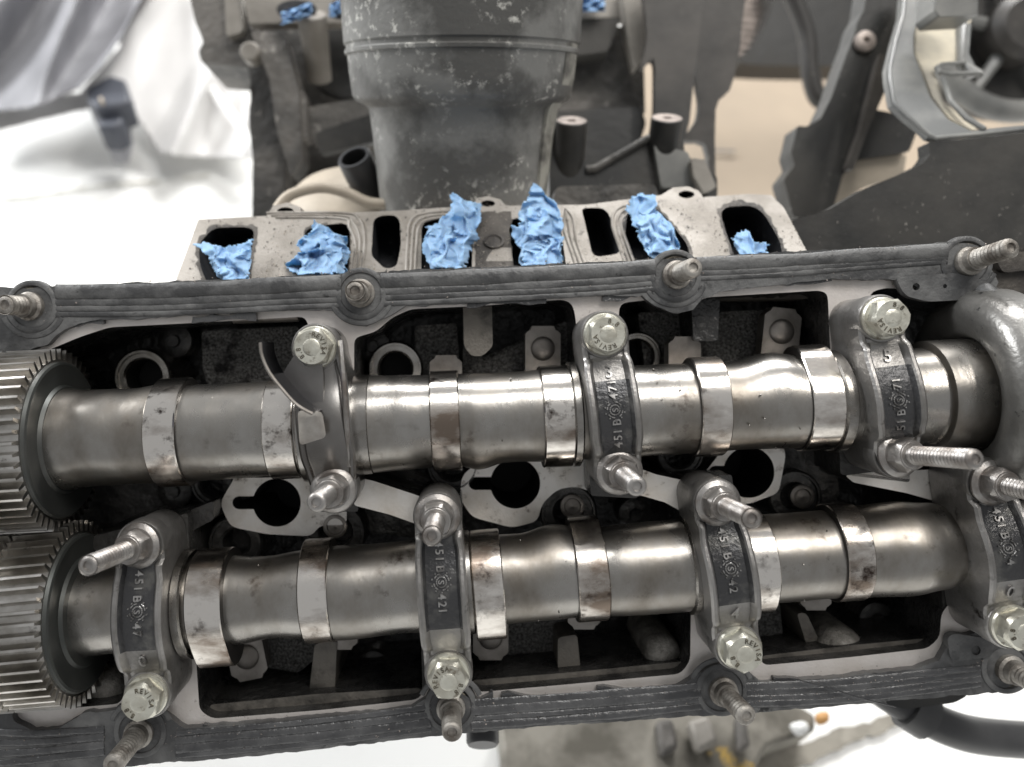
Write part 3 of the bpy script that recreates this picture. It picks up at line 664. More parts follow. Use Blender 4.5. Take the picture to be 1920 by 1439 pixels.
r_lo = [(-7.4, 0.86), (-7.2, 0.82), (-6.6, 0.80), (-5.9, 0.82), (-5.0, 0.84), (-4.2, 0.76), (-3.6, 0.75), (-3.0, 0.80), (-2.4, 0.84), (-1.6, 0.82), (-0.7, 0.84), (0.3, 0.82), (1.4, 0.80), (2.2, 0.79), (3.0, 0.83), (3.6, 0.84), (4.4, 0.84), (5.6, 0.81), (6.6, 0.80), (7.3, 0.83), (8.2, 0.86), (8.8, 0.80), (9.1, 0.72), (10.6, 0.7)]
CLo, dL = make_cam('lower camshaft, its stained lobes and rounded shaft nearest the bottom gasket', (130, 1148), (1900, 1012), r_lo,
    [(346, 414, 0.97, 0.56, 0.62, -82), (556, 612, 0.885, 0.24, 0.78, 125), (888, 946, 0.93, 0.52, 0.54, -68), (1086, 1146, 0.88, 0.44, 0.62, 112), (1410, 1466, 0.90, 0.16, 0.82, -90), (1594, 1646, 0.875, 0.14, 0.82, 60)],
    [(-4.2, 0.5, -1.6, 0.05), (1.75, 0.7, 1.75, 0.13), (-2.0, 1.0, -1.6, 0.05), (8.1, 1.0, 0, 0.04), (-4.4, .5, 1.8, .05)],
    -7.15, 1.60, [(318, 338, 1.0), (868, 888, 0.94), (1306, 1322, 0.90), (1400, 1412, 0.88)])

# ================================================================= BEARING CAPS
def make_cap(label, cen, bolt, nut, wl, digits, text, trot, hexrot, studL, Rr=1.20, hw=0.385, plain=False, tiltN=(0, 0), letters_up=True, noface=False):
    """cen: (C, axis px) ; bolt, nut: pixels of the two fasteners on the lug plane w=wl"""
    B, Nn = P(*bolt, wl), P(*nut, wl)
    B.z = Nn.z = 0
    tdir = (Nn - B).normalized(); sdir = Vector((-tdir.y, tdir.x, 0))
    if sdir.x < 0: sdir = -sdir
    # where the cap crosses the camshaft axis
    Cf, dd = cen; best = None
    for k in range(400):
        tt = -0.5 + 4 * k / 400; q = B + tdir * tt; e = abs(q.y - Cf(q.x).y)
        if best is None or e < best[0]: best = (e, tt)
    ta = best[1]; tN = (Nn - B).length
    t = thing('bearing_cap', label, 'bearing cap', B + tdir * ta, 'camshaft bearing caps')
    def arch(tt, R):
        u = tt - ta
        return math.sqrt(max(R * R - u * u, 0)) if abs(u) < R else 0
    def recess(tt):
        a = arch(tt, Rr); return math.log(math.exp(a * 9) + math.exp(wl * 9)) / 9 if a > 0 else wl
    r0 = wl - 0.0
    def top(tt): return recess(tt) if not plain else recess(tt) + 0.02
    def sstep(a, b, x):
        u = min(1, max(0, (x - a) / (b - a))); return u * u * (3 - 2 * u)
    el = 0.41
    def halfw(tt):
        if tt < 0: base = math.sqrt(max(el * el - tt * tt, 0)) if tt > -el else 0
        elif tt > tN: base = math.sqrt(max(el * el - (tt - tN) ** 2, 0)) if tt < tN + el else 0
        else: base = None
        if base is not None: return max(base, 0.02)
        dl = min(tt, tN - tt)
        return el + (hw + 0.05 - el) * sstep(0.1, 0.5, dl) - 0.025 * math.exp(-((dl - 0.42) / 0.12) ** 2)
    def ribh(tt):
        if plain: return 0.0
        return 0.13 * sstep(0.36, 0.5, tt) * sstep(0.26, 0.36, tN - tt)
    ts = [-el + el * (1 - math.cos(math.pi / 2 * i / 8)) for i in range(8)] + [tN * i / 60 for i in range(61)] + [tN + el * math.sin(math.pi / 2 * i / 8) for i in range(1, 9)]
    vs = []; fs = []; mi = []
    rw = 0.12
    for tt in ts:
        h = halfw(tt); rh = ribh(tt); tp = top(tt)
        k = min(1, h / 0.3)
        pr = [(-h, -0.2), (-h, tp + rh - 0.04), (-h + 0.04 * k, tp + rh), (-h + (rw - .03) * k, tp + rh), (-h + rw * k, tp + rh - 0.03), (-h + (rw + 0.05) * k, tp)]
        pr = pr + [(-s, w) for s, w in pr[::-1]]
        for s, w in pr: vs.append(B + tdir * tt + sdir * s + Vector((0, 0, w)))
    m = 12
    for i in range(len(ts) - 1):
        rec = (not plain) and ts[i] > 0.5 and ts[i] < tN - 0.3
        for j in range(m - 1):
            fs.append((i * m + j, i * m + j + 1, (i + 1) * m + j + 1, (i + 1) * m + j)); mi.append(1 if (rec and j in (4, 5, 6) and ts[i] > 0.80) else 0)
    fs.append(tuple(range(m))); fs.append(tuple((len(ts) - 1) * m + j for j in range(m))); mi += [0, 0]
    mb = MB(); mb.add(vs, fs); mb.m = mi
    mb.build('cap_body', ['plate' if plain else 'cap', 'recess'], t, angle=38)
    # boss rings round bolt and nut
    bc = B + Vector((0, 0, wl)); nc = Nn + Vector((0, 0, wl))
    mb = MB(); lathe(mb, [(0.43, -0.35), (0.43, -0.02), (0.405, 0.03), (0.36, 0.03)], bc, n=40); mb.build('lug_boss', 'cap', t)
    mb = MB(); lathe(mb, [(0.43, -0.35), (0.43, -0.02), (0.41, 0.02), (0.38, 0.02)], nc, n=40); mb.build('lug_boss', 'cap', t)
    flange_bolt(bc + Vector((0, 0, 0.03)), hexrot, t, trot)
    nut_stud(nc + Vector((0, 0, 0.02)), t, studL, hexrot + .2, tiltN)
    # raised lettering that follows the arch
    if text:
        mb = MB()
        sgn = -1 if letters_up else 1   # upper caps read towards the bolt, lower caps from nut to bolt
        def put(ch, tt, size, up, right, soff=0):
            gv, gf = glyph(ch); out = []
            for v in gv:
                o = up * (v.y - 0.5) * size + right * v.x * size
                q = tt + o.dot(tdir); s = soff + o.dot(sdir)
                out.append(B + tdir * q + sdir * s + Vector((0, 0, recess(q) + 0.004 + 0.04 * (v.z + .3))))
            mb.add(out, gf)
        right = -tdir          # text runs from the nut towards the bolt
        up = Vector((0, 0, 1)).cross(right)
        pos = tN - 0.42
        for ch in text:
            stp = {'1': .09, ' ': .05, '*': 0.32}.get(ch, .13)
            if ch == '*':
                c = pos - 0.15
                for R, n_, rr_ in ((0.085, 16, 0.013), (0.135, 12, 0.013)):
                    for k in range(n_):
                        a = 2 * math.pi * k / n_
                        if R > .12 and k % 3 == 0: continue
                        p = []
                        for a2 in (a, a + 2 * math.pi / n_ * .8):
                            q = c + R * math.cos(a2); s = R * math.sin(a2)
                            p.append(B + tdir * q + sdir * s + Vector((0, 0, recess(q) + 0.012)))
                        tube(mb, p, rr_, 6)
                for k in range(10):
                    a = 2 * math.pi * k / 10; q = c + 0.17 * math.cos(a); s = 0.17 * math.sin(a)
                    lathe(mb, [(0.016, 0), (0.012, 0.03), (0, 0.032)], B + tdir * q + sdir * s + Vector((0, 0, recess(q))), n=6)
                put('S', c, 0.11, up, right)
            elif ch != ' ': put(ch, pos - stp / 2, 0.15, up, right)
            pos -= stp
        lt = mb.build('cast_lettering', 'letter', t, smooth=False)
        if digits:
            mb = MB(); Yv = Vector((0, 1, 0)); Xv = Vector((1, 0, 0))
            put(digits, 0.64, 0.22, Yv, Xv); mb.build('cap_number', 'letter', t, smooth=False)
    return t
U, Lw = (CU, dU), (CLo, dL)
cap1 = make_cap('plain smooth bearing cap on the upper shaft beneath the curved oil deflector', U, (592, 652), (626, 918), 0.95, None, None, math.radians(80), 0.2, 1.25, plain=True, tiltN=(-0.06, 0.0), hw=0.43, Rr=1.16)
make_cap('bearing cap at the centre of the upper shaft with raised lettering and a 3', U, (1133, 628), (1160, 884), 0.95, '3', '451 B*471', math.radians(-62), 0.5, 1.3, tiltN=(0.03, -0.04))
make_cap('bearing cap at the right of the upper shaft numbered 5, long stud pointing right', U, (1652, 598), (1682, 852), 0.95, '5', '51 B*71', math.radians(-62), 0.15, 1.75, tiltN=(0.16, 0.08))
make_cap('leftmost bearing cap of the lower shaft beside the gear, marked 0', Lw, (277, 1302), (262, 1022), 0.95, '0', '451 B*47', math.radians(98), 0.3, 1.5, tiltN=(-0.14, 0.02))
make_cap('bearing cap in the middle of the lower shaft, its black recess lettered with 42 1', Lw, (841, 1262), (820, 968), 0.95, None, '451 B*421', math.radians(200), 0.0, 1.35, tiltN=(-0.03, -0.03))
make_cap('bearing cap of the lower shaft numbered 4, right of centre', Lw, (1383, 1212), (1344, 943), 0.95, '4', '451 B*42', math.radians(85), 0.52, 1.5, tiltN=(0.05, 0.02))
make_cap('dim bearing cap cut by the right picture edge at the end of the lower shaft', Lw, (1893, 1172), (1856, 905), 0.95, '0', '451 B*4', math.radians(60), 0.3, 2.4, tiltN=(0.12, 0.0))

# oil deflector over the first cap
defl = thing('oil_deflector', 'curved sheet steel blade with a folded lip over the left cap of the upper shaft', 'oil deflector', P(560, 730, 1.4))
pa = smooth_loop([(486, 644), (489, 668), (503, 700), (530, 735), (556, 762), (584, 778)], 6, False)
pb = [(x + 4.5, y - 3.5) for x, y in pa]
mb = MB(); prism(mb, pxl(pa + pb[::-1], 1.9), 1.9, 1.05); mb.build('blade', 'blued', defl, angle=50, bevel=0.008)
mb = MB(); tube(mb, [P(x + 2, y - 1.5, 1.9) for x, y in pa], 0.028, 8); mb.build('blade_edge', 'ball', defl)
mb = MB(); lip = round_poly([(558, 770), (604, 772), (612, 820), (562, 836), (560, 800)], 9, 4)
g = []
k = len(lip)
mb.add([P(x, y, 1.72 - 0.003 * (y - 770) + 0.004 * abs(x - 588)) for x, y in lip] + [P(x, y, 1.64 - 0.003 * (y - 770) + 0.004 * abs(x - 588)) for x, y in lip] + [P(586, 800, 1.56)],
       [(i, (i + 1) % k, k + (i + 1) % k, k + i) for i in range(k)] + [(i, (i + 1) % k, 2 * k) for i in range(k)] + [tuple(k + i for i in range(k))])
mb.build('folded_lip', 'lip', defl, angle=50)
mb = MB(); prism(mb, round_poly(pxl([(530, 700), (556, 660), (600, 650), (606, 700), (606, 760), (584, 775), (556, 766), (535, 735)], 1.1), 0.08, 3), 1.1, 1.04); mb.build('mounting_plate', 'plate', defl, bevel=0.02)
pe = []
for i in range(25):
    y = 640 + 235 * i / 24; u = (i / 24 - 0.47) * 2; pe.append(P(647 + 9 * u, y, 1.0 + 0.24 * max(0, 1 - u * u)))
mb = MB(); tube(mb, pe, 0.05, 10); mb.build('folded_edge', 'steel_fast', defl)

# end flange on the right
fl = thing('seal_flange', 'grey round flange smeared with sealant at the right end of the upper shaft', 'flange', CU(9.3))
mb = MB(); lathe(mb, [(0.98, 0.3), (1.10, 0.02), (1.18, -0.06), (1.45, -0.14), (1.65, -0.12), (1.82, 0.0), (1.92, 0.18), (1.95, 0.35), (1.95, 0.7), (1.0, 0.7)], CU(9.35), axis=dU, n=72); mb.build('flange_disc', 'seal', fl, angle=30)
mb = MB(); lathe(mb, [(0.99, -0.75), (1.04, -0.72), (1.05, 0.1)], CU(9.35), axis=dU, n=60); mb.build('seal_collar', 'shaft', fl)
mb = MB(); tube(mb, [P(1905 - 60, 545, 0.1), P(1862, 566, 0.4), P(1893, 620, 0.7), P(1915, 700, 1.0), P(1925, 800, 1.0)], [0.16, .2, .22, .2, .2], 12); mb.build('sealant_bead', 'rubber', fl)

# ================================================================= TOWELS
def inside(x, y, poly):
    c = False; j = len(poly) - 1
    for i in range(len(poly)):
        xi, yi = poly[i]; xj, yj = poly[j]
        if (yi > y) != (yj > y) and x < (xj - xi) * (y - yi) / (yj - yi) + xi: c = not c
        j = i
    return c
def towel(label, outline, seed, lift=0.15, layers=()):
    cx = sum(p[0] for p in outline) / len(outline); cy = sum(p[1] for p in outline) / len(outline)
    c = PF(cx, cy)
    t = thing('paper_towel', label, 'paper towel', c, 'blue paper towels stuffed into the intake ports')
    for li, ol in enumerate([outline] + list(layers)):
        xs = [p[0] for p in ol]; ys = [p[1] for p in ol]
        step = 2.0; nx = int((max(xs) - min(xs) + 12) / step); ny = int((max(ys) - min(ys) + 12) / step)
        idx = {}; vs = []; fs = []
        sd = seed * 3.1 + li * 7.7
        rot = sd * 1.7
        for j in range(ny + 1):
            for i in range(nx + 1):
                x = min(xs) - 6 + i * step; y = min(ys) - 6 + j * step
                n1 = noise.noise(Vector((x * .25, y * .25, sd))) * 4 + noise.noise(Vector((x * .06, y * .06, sd))) * 5
                if not inside(x + n1, y + n1 * .6, ol): continue
                u = x * math.cos(rot) + y * math.sin(rot); v = -x * math.sin(rot) + y * math.cos(rot)
                wu = noise.noise(Vector((x * .03, y * .03, sd + 2))) * 30
                h = 0.55 * (1 - 2 * abs(noise.noise(Vector(((u + wu) * .030, v * .012, sd))))) + 0.12 * (1 - 2 * abs(noise.noise(Vector((u * .04, (v + wu) * .075, sd + 5))))) + 0.02 * noise.noise(Vector((x * .2, y * .2, sd + 8)))
                hh = lift * 0.6 + 0.14 * li + h * 0.7
                vs.append(PF(x, y) + (Vector((0, 0, D)) - PF(x, y)).normalized() * (hh + 0.1) + Vector((0.1 * noise.noise(Vector((x * .05, y * .05, sd + 3))), -0.05, 0)))
                idx[(i, j)] = len(vs) - 1
        for (i, j), a in idx.items():
            if (i + 1, j) in idx and (i, j + 1) in idx and (i + 1, j + 1) in idx:
                fs.append((a, idx[(i + 1, j)], idx[(i + 1, j + 1)], idx[(i, j + 1)]))
        if not fs: continue
        mb = MB(); mb.add(vs, fs)
        o = mb.build('crumpled_sheet', 'towel', t, angle=80)
        so = o.modifiers.new('thick', 'SOLIDIFY'); so.thickness = 0.0003
towel('blue paper towel in the leftmost port, torn tail hanging out to the left', [(360, 456), (385, 448), (420, 460), (455, 452), (476, 442), (472, 480), (462, 520), (420, 524), (402, 500), (388, 476)], 1, 0.12, [[(425, 470), (470, 462), (466, 524), (420, 524)]])
towel('blue paper towel with a pointed tip in the second port from the left', [(588, 404), (612, 424), (640, 436), (655, 440), (656, 470), (650, 510), (590, 514), (545, 505), (538, 492), (562, 470), (560, 440), (585, 432)], 2, 0.25, [[(560, 470), (640, 450), (646, 508), (560, 510)], [(598, 430), (652, 438), (650, 470), (600, 466)]])
towel('tall blue paper towel rising out of the third port beside the dark housing', [(850, 355), (872, 368), (903, 376), (898, 420), (886, 460), (870, 498), (810, 506), (796, 470), (792, 420), (820, 412), (842, 390)], 3, 0.35, [[(800, 430), (860, 440), (868, 500), (806, 500)], [(850, 372), (892, 382), (880, 440), (848, 430)]])
towel('blue paper towel with a tall folded peak in the fourth port', [(992, 336), (1010, 346), (1040, 372), (1052, 400), (1056, 440), (1058, 492), (980, 498), (972, 462), (952, 440), (958, 418), (970, 420), (978, 385), (992, 368)], 4, 0.35, [[(975, 450), (1050, 440), (1058, 492), (985, 496)], [(985, 380), (1044, 392), (1046, 440), (990, 436)]])
towel('pale crumpled blue paper towel leaning out of the fifth port', [(1184, 368), (1205, 358), (1230, 360), (1232, 384), (1255, 410), (1275, 450), (1284, 478), (1225, 482), (1200, 450), (1186, 420), (1172, 390)], 5, 0.3, [[(1190, 400), (1240, 395), (1262, 470), (1215, 472)]])
towel('small scrap of blue paper towel low in the rightmost port', [(1380, 432), (1408, 428), (1420, 450), (1446, 452), (1442, 466), (1448, 474), (1390, 478), (1374, 462), (1370, 442)], 6, 0.0)

# ================================================================= BACKGROUND ENGINE PARTS
hs = thing('filter_housing', 'large dark grey cast cylinder, chalky with corrosion, stepping narrower towards the ports', 'housing', P(868, 200, -5))
axh = Vector((0.0, 0.957, 0.29)).normalized()
basep = P(866, 420, -5.5); px_k = (D + 5.0) / D / 100
mb = MB()
lathe(mb, [(1.95, -0.6), (2.02, 0.0), (2.2, 2.2), (2.27, 2.80), (2.34, 2.88), (2.58, 3.0), (2.66, 3.12), (2.70, 3.5), (2.745, 4.02), (2.80, 4.05), (2.81, 4.12), (2.77, 4.16), (2.77, 4.24), (2.82, 4.28), (2.86, 5.4), (2.9, 7.6)], basep, axis=axh, n=96, up=Vector((0, 0, 1)))
mb.build('body', 'housing', hs, angle=40)
xh, yh, _ = frame(axh, Vector((0, 0, 1)))
front = _front = (Vector((0, 0, 1)) - axh * axh.z).normalized()
def on_h(ang, h, r): return basep + axh * h + (Vector((1, 0, 0)) * math.sin(ang) + front * math.cos(ang)) * r
def strip_h(a0, a1, prof, lift, name, m):
    mb = MB(); vs = []; fs = []; n = 8
    for r, h in prof:
        for k in range(n + 1): vs.append(on_h(a0 + (a1 - a0) * k / n, h, r + lift))
        vs.append(on_h(a1, h, r - 0.1)); vs.append(on_h(a0, h, r - 0.1))
    q = n + 3
    for j in range(len(prof) - 1):
        for i in range(q): fs.append((j * q + i, j * q + (i + 1) % q, (j + 1) * q + (i + 1) % q, (j + 1) * q + i))
    mb.add(vs, fs); mb.build(name, m, hs, angle=40)
strip_h(1.02, 1.35, [(2.02, 0.0), (2.2, 2.2), (2.3, 2.82), (2.56, 3.15), (2.66, 3.5), (2.78, 5.4)], 0.07, 'side_rib', 'housing_pale')
# other bank of the engine, left part
def bgthing(name, label, cat, c, parts, group=None, kind=None):
    t = thing(name, label, cat, P(*c), group, kind)
    for nm, m, pts, wt, th, r in parts:
        mb = MB(); prism(mb, round_poly(pxl(pts, wt), r, 3), wt, wt - th); mb.build(nm, m, t, bevel=0.06)
    return t
blk = bgthing('engine_block', 'grimy brown engine block standing behind the head to the left of the housing', 'engine block', (520, 250, -12), [
    ('cast_wall', 'block', [(460, 30), (560, 30), (720, 30), (720, 420), (472, 420), (474, 300), (466, 230), (470, 190)], -12.4, 3, 0.2),
    ('flank', 'block', [(350, -30), (450, -30), (470, 60), (530, 60), (540, 140), (530, 420), (478, 420), (474, 240), (466, 225), (468, 196), (474, 180), (466, 128), (440, 124), (378, 118), (372, 96), (382, 80), (366, 40)], -10.6, 2.5, 0.12),
    ('flank', 'block', [(470, 60), (530, 60), (560, 170), (566, 300), (545, 330), (520, 250), (505, 150)], -9.6, 1.2, 0.1),
    ('web', 'block_pale', [(450, -40), (720, -40), (720, 42), (466, 44)], -9.8, 0.5, 0.05),
    ('web', 'plastic', [(560, 60), (720, 50), (720, 170), (640, 185), (590, 160)], -11.6, 0.5, 0.3),  # black slab put in for the shade of the cavity
    ('shelf', 'block', [(560, 205), (720, 175), (720, 240), (585, 270)], -10.2, 0.8, 0.15),
    ('shelf', 'block', [(545, 170), (572, 170), (578, 262), (548, 262)], -9.8, 0.8, 0.15),
    ('flank', 'block_pale', [(420, -30), (450, -30), (456, 60), (424, 70)], -10.2, 0.5, 0.15),
    ('shelf', 'plastic', [(590, 250), (720, 205), (720, 262), (600, 290)], -9.5, 0.4, 0.15)])
mb = MB(); lathe(mb, [(0.38, -1.6), (0.44, 0.0), (0.46, 0.3), (0.42, 0.42), (0.14, 0.44), (0.12, 0.34), (0, 0.34)], P(588, 55, -9.6), axis=(0, 0.75, 0.66), n=28); mb.build('stud_boss', 'block_pale', blk)
for x, y, rx in ((556, 18, 38), (636, 18, 20)):
    mb = MB(); prism(mb, pxl(circ(x, y, rx, 24, 18), -9.25), -9.25, -9.3); mb.build('port', 'port', blk)
mb = MB(); lathe(mb, [(0.3, 0), (0.3, .5), (.25, .55), (0, .55)], P(476, 108, -9.9), n=16); mb.build('stud_boss', 'block_pale', blk)
for i, (x, y) in enumerate(((556, 26), (636, 14))):
    vs = []; fs = []; n = 26
    for a in range(n):
        for b in range(n):
            u, v = a / (n - 1) - .5, b / (n - 1) - .5
            vs.append(P(x + u * (56 - i * 20) + 4 * noise.noise(Vector((v * 6, i, 0))), y + v * 26 - u * 18 + 4 * noise.noise(Vector((u * 6, i, 3))), -8.9 + 0.5 * noise.noise(Vector((u * 5, v * 8, i)))))
    fs = [(a * n + b, a * n + b + 1, (a + 1) * n + b + 1, (a + 1) * n + b) for a in range(n - 1) for b in range(n - 1)]
    mb = MB(); mb.add(vs, fs); o = mb.build('paper_towel', 'towel', None, angle=60, label=['blurred blue paper towel in a far port at the top left of the housing', 'sliver of blue paper towel against the left side of the housing top'][i], cat='paper towel', group='blue paper towels in the far ports')
# beige cooler with dark pipe
ck = thing('coolant_elbow', 'dusty beige cast elbow with a short black pipe, left of the housing base', 'pipe elbow', P(600, 330, -6))
mb = MB(); vs = []; fs = []
lathe(mb, [(0.001, 1.2), (0.8, 1.12), (1.4, 0.9), (1.85, 0.5), (2.1, 0.0), (2.15, -0.3), (2.3, -0.35), (2.3, -0.6), (2.0, -0.7), (1.9, -1.8)], P(662, 408, -7.0), axis=(0, 0.8, 0.6), n=56); mb.build('dome', 'beige', ck, angle=30)
mb = MB(); tube(mb, [P(x, y, -4.6) for x, y in smooth_loop([(520, 392), (545, 366), (600, 352), (650, 362), (690, 380), (730, 384)], 5, False)], 0.14, 12); mb.build('rolled_edge', 'beige', ck)
mb = MB(); lathe(mb, [(0.44, -1.3), (0.44, 0.0), (0.42, 0.03), (0.34, 0.03), (0.33, -0.02), (0.33, -1.2), (0, -1.2)], P(664, 296, -5.2), axis=(-0.28, 0.62, 0.72), n=36, mis=[0, 0, 0, 0, 1, 1]); mb.build('pipe', ['hose', 'bore'], ck, angle=40)
# right side of the other bank
rb = bgthing('engine_block', 'second piece of engine casting to the right of the housing with a black bracket tray', 'engine block', (1120, 200, -11), [
    ('cast_wall', 'block', [(980, 40), (1170, 50), (1206, 70), (1210, 215), (1180, 228), (980, 232)], -11.2, 2.5, 0.15),
    ('cast_wall', 'block_pale', [(980, -40), (1190, -40), (1170, 32), (980, 40)], -10.4, 0.6, 0.05),
    ('web', 'plastic', [(1080, 38), (1164, 34), (1150, 70), (1140, 96), (1040, 110), (1060, 60)], -10.0, 0.8, 0.1),
    ('flank', 'block_pale', [(1165, -30), (1230, -30), (1226, 80), (1204, 110), (1192, 130), (1176, 60)], -9.8, 0.7, 0.15)])
mb = MB(); prism(mb, pxl(circ(1080, 14, 9, 14), -9.3), -9.3, -9.5); mb.build('stud_boss', 'pad', rb)
mb = MB()
n = 24
vs = [P(1072 + 62 * a / (n - 1), -30 + 52 * b / (n - 1), -9.7 + 0.5 * noise.noise(Vector((a * .2, b * .3, 5)))) for a in range(n) for b in range(n)]
mb.add(vs, [(a * n + b, a * n + b + 1, (a + 1) * n + b + 1, (a + 1) * n + b) for a in range(n - 1) for b in range(n - 1)])
mb.build('paper_towel', 'towel', None, angle=60, label='blurred blue paper towel at the top edge just right of the housing', cat='paper towel', group='blue paper towels in the far ports')
br = bgthing('mounting_bracket', 'black cast V shaped bracket with two worn round bosses, right of the housing', 'bracket', (1180, 300, -7), [
    ('back_web', 'plastic', [(1020, 210), (1200, 200), (1212, 230), (1190, 300), (1100, 330), (1020, 330)], -9.5, 0.8, 0.15),
    ('leg', 'plastic', [(1030, 236), (1090, 236), (1096, 310), (1120, 315), (1215, 262), (1240, 240), (1280, 240), (1284, 290), (1345, 330), (1345, 400), (1030, 400)], -6.6, 1.8, 0.12),
    ('foot', 'block', [(1040, 350), (1230, 345), (1240, 400), (1040, 400)], -5.2, 0.8, 0.2),
    ('foot', 'plastic_lit', [(1226, 270), (1290, 285), (1310, 350), (1240, 352)], -6.3, 0.8, 0.1),
    ('foot', 'block_pale', [(1296, 296), (1322, 300), (1344, 352), (1320, 362), (1300, 330)], -6.0, 0.5, 0.1)])
mb = MB(); tube(mb, [P(1100, 318, -6.55), P(1116, 316, -6.5), P(1232, 250, -6.5)], 0.10, 10); mb.build('bright_edge', 'block', br)
for x, y in ((1072, 226), (1251, 221)):
    mb = MB(); lathe(mb, [(0.42, -2.6), (0.42, -0.03), (0.39, 0.0), (0.12, 0), (0.10, -0.1), (0, -0.1)], P(x, y, -6.2), axis=(0, 0.85, 0.53), n=32, mis=[0, 0, 1, 1, 1]); mb.build('boss', ['plastic', 'pad'], br, angle=30)
for i, (pts, w, lab) in enumerate((([(1212, -60), (1318, -60), (1314, 40), (1302, 140), (1284, 262), (1232, 250), (1228, 180), (1226, 110), (1202, 130), (1214, 70)], -8.5, 'wide brown-black sheet blade hanging behind the bracket'),
      ([(1322, -60), (1396, -60), (1392, 40), (1384, 110), (1368, 170), (1342, 206), (1342, 380), (1330, 330), (1322, 270), (1282, 262), (1306, 226), (1312, 190), (1306, 150), (1308, 90)], -8.9, 'narrow brown-black sheet blade with a hooked foot right of the wide one'))):
    mb = MB(); pl = pxl(smooth_loop(pts, 3), w)
    prism(mb, pl, w, w - 0.35); mb.build('belt_guard', 'blade', None, bevel=0.08, label=lab, cat='belt guard', group='sheet guards behind the bracket')
# toothed pulley + hose, far
pu = thing('pulley', 'big dark blurred wheel with a pale toothed rim at the top right', 'pulley', P(1540, -60, -26))
mb = MB(); prism(mb, pxl(smooth_loop([(1462, -60), (1450, 0), (1434, 45), (1412, 84), (1384, 110), (1400, 120), (1500, 124), (1620, 122), (1720, 110), (1720, -60)], 3), -23), -23, -25); mb.build('disc', 'plastic', pu, bevel=0.3)
for k in range(11):
    y = -30 + k * 12.5; x = 1436 - 0.003 * (y + 30) ** 2
    mb = MB(); prism(mb, pxl([(x - 44, y), (x + 12, y + 2), (x + 12, y + 9), (x - 44, y + 7)], -24.3), -24.3, -25.3); mb.build('tooth', 'pad', pu, bevel=0.05)
mb = MB(); prism(mb, pxl([(1386, -60), (1445, -60), (1430, 50), (1400, 108), (1376, 106), (1386, 40)], -25), -25, -26); mb.build('toothed_rim', 'block', pu)
mb = MB(); tube(mb, smooth_loop([tuple(P(1480, -20, -17)), tuple(P(1512, 60, -17)), tuple(P(1520, 140, -17)), tuple(P(1535, 185, -17)), tuple(P(1565, 192, -17))], 6, False), 0.36, 12)
mb.build('rubber_hose', 'blade', None, label='short dull hose hanging over the cardboard below the blurred wheel', cat='hose')
# dark plastic arm
arm = bgthing('support_arm', 'dark curved plastic arm crossing the cardboard left of the timing cover', 'support arm', (1570, 200, -8), [
    ('arm_body', 'plastic', [(1629, -40), (1620, 20), (1608, 40), (1600, 70), (1588, 100), (1574, 139), (1560, 180), (1539, 222), (1512, 238), (1495, 236), (1490, 260), (1483, 288), (1490, 310), (1469, 337), (1478, 370), (1487, 406), (1530, 420), (1560, 400), (1580, 330), (1615, 257), (1660, 150), (1684, 60), (1700, -40)], -8.4, 0.9, 0.08),
    ('arm_rib', 'blade', [(1650, 100), (1672, 110), (1660, 170), (1625, 250), (1600, 320), (1588, 315), (1612, 250)], -8.1, 0.4, 0.05),
    ('arm_rib', 'plastic', [(1612, 200), (1690, 215), (1722, 240), (1705, 285), (1600, 300), (1590, 280)], -8.9, 0.3, 0.1),
    ('dusty_web', 'beige', [(1576, 300), (1700, 290), (1694, 330), (1620, 352), (1560, 388), (1562, 350)], -9.3, 0.3, 0.1)])
mb = MB(); lathe(mb, [(0.3, 0), (0.3, 0.15), (0.22, 0.2), (0.1, 0.2), (.08, .1), (0, 0.1)], P(1619, 80, -8.4), n=20); mb.build('rivet', 'pad', arm)
# timing cover
tcv = thing('timing_cover', 'large black plastic timing cover with a dust-specked bent rim in a lit tone, upper right', 'timing cover', P(1750, 300, -4))
mb = MB(); front_p = smooth_loop([(1742, 262), (1742, 276), (1740, 292), (1733, 303), (1700, 322), (1622, 354), (1560, 388), (1520, 402), (1483, 413), (1500, 450), (1512, 500), (1990, 500), (1990, 240), (1850, 256)], 2)
pl = pxl([(1742, 266), (1744, 290), (1733, 305), (1700, 322), (1660, 338), (1622, 354), (1590, 372), (1560, 390), (1530, 402), (1483, 413), (1492, 430), (1504, 469), (1512, 520), (2000, 520), (2000, 240), (1800, 262)], -4.0)
prism(mb, round_poly(pl, 0.05, 2), -4.0, -4.5); mb.build('front_wall', 'plastic', tcv, bevel=0.08)
def lit(pts, wfun, th, nm, m, bev=0.05, tup=False):
    mb = MB(); k = len(pts)
    top = [P(x, y, wfun(x, y)) for x, y in pts]; bot = [p - Vector((0, 0, th)) for p in top]
    tr = tessellate_polygon([[Vector((x, y, 0)) for x, y in pts]])
    mb.add(top + bot, list(tr) + [tuple(k + i for i in t)[::-1] for t in tr] + [(i, (i + 1) % k, k + (i + 1) % k, k + i) for i in range(k)])
    mb.build(nm, m, tcv, bevel=bev)
wf = lambda x, y: -4.0 - (262 - y) * 0.012
rim_o = [(1694, -30), (1690, 30), (1676, 80), (1664, 130), (1665, 150), (1674, 198), (1700, 222), (1726, 242), (1742, 258), (1752, 262), (1840, 254), (1990, 238)]
rim_i = [(1990, 230), (1900, 236), (1842, 242), (1822, 245), (1780, 224), (1746, 182), (1728, 132), (1716, 100), (1716, 66), (1724, 30), (1728, -30)]
lit(rim_o + rim_i, wf, 0.3, 'bent_rim', 'plastic_lit')
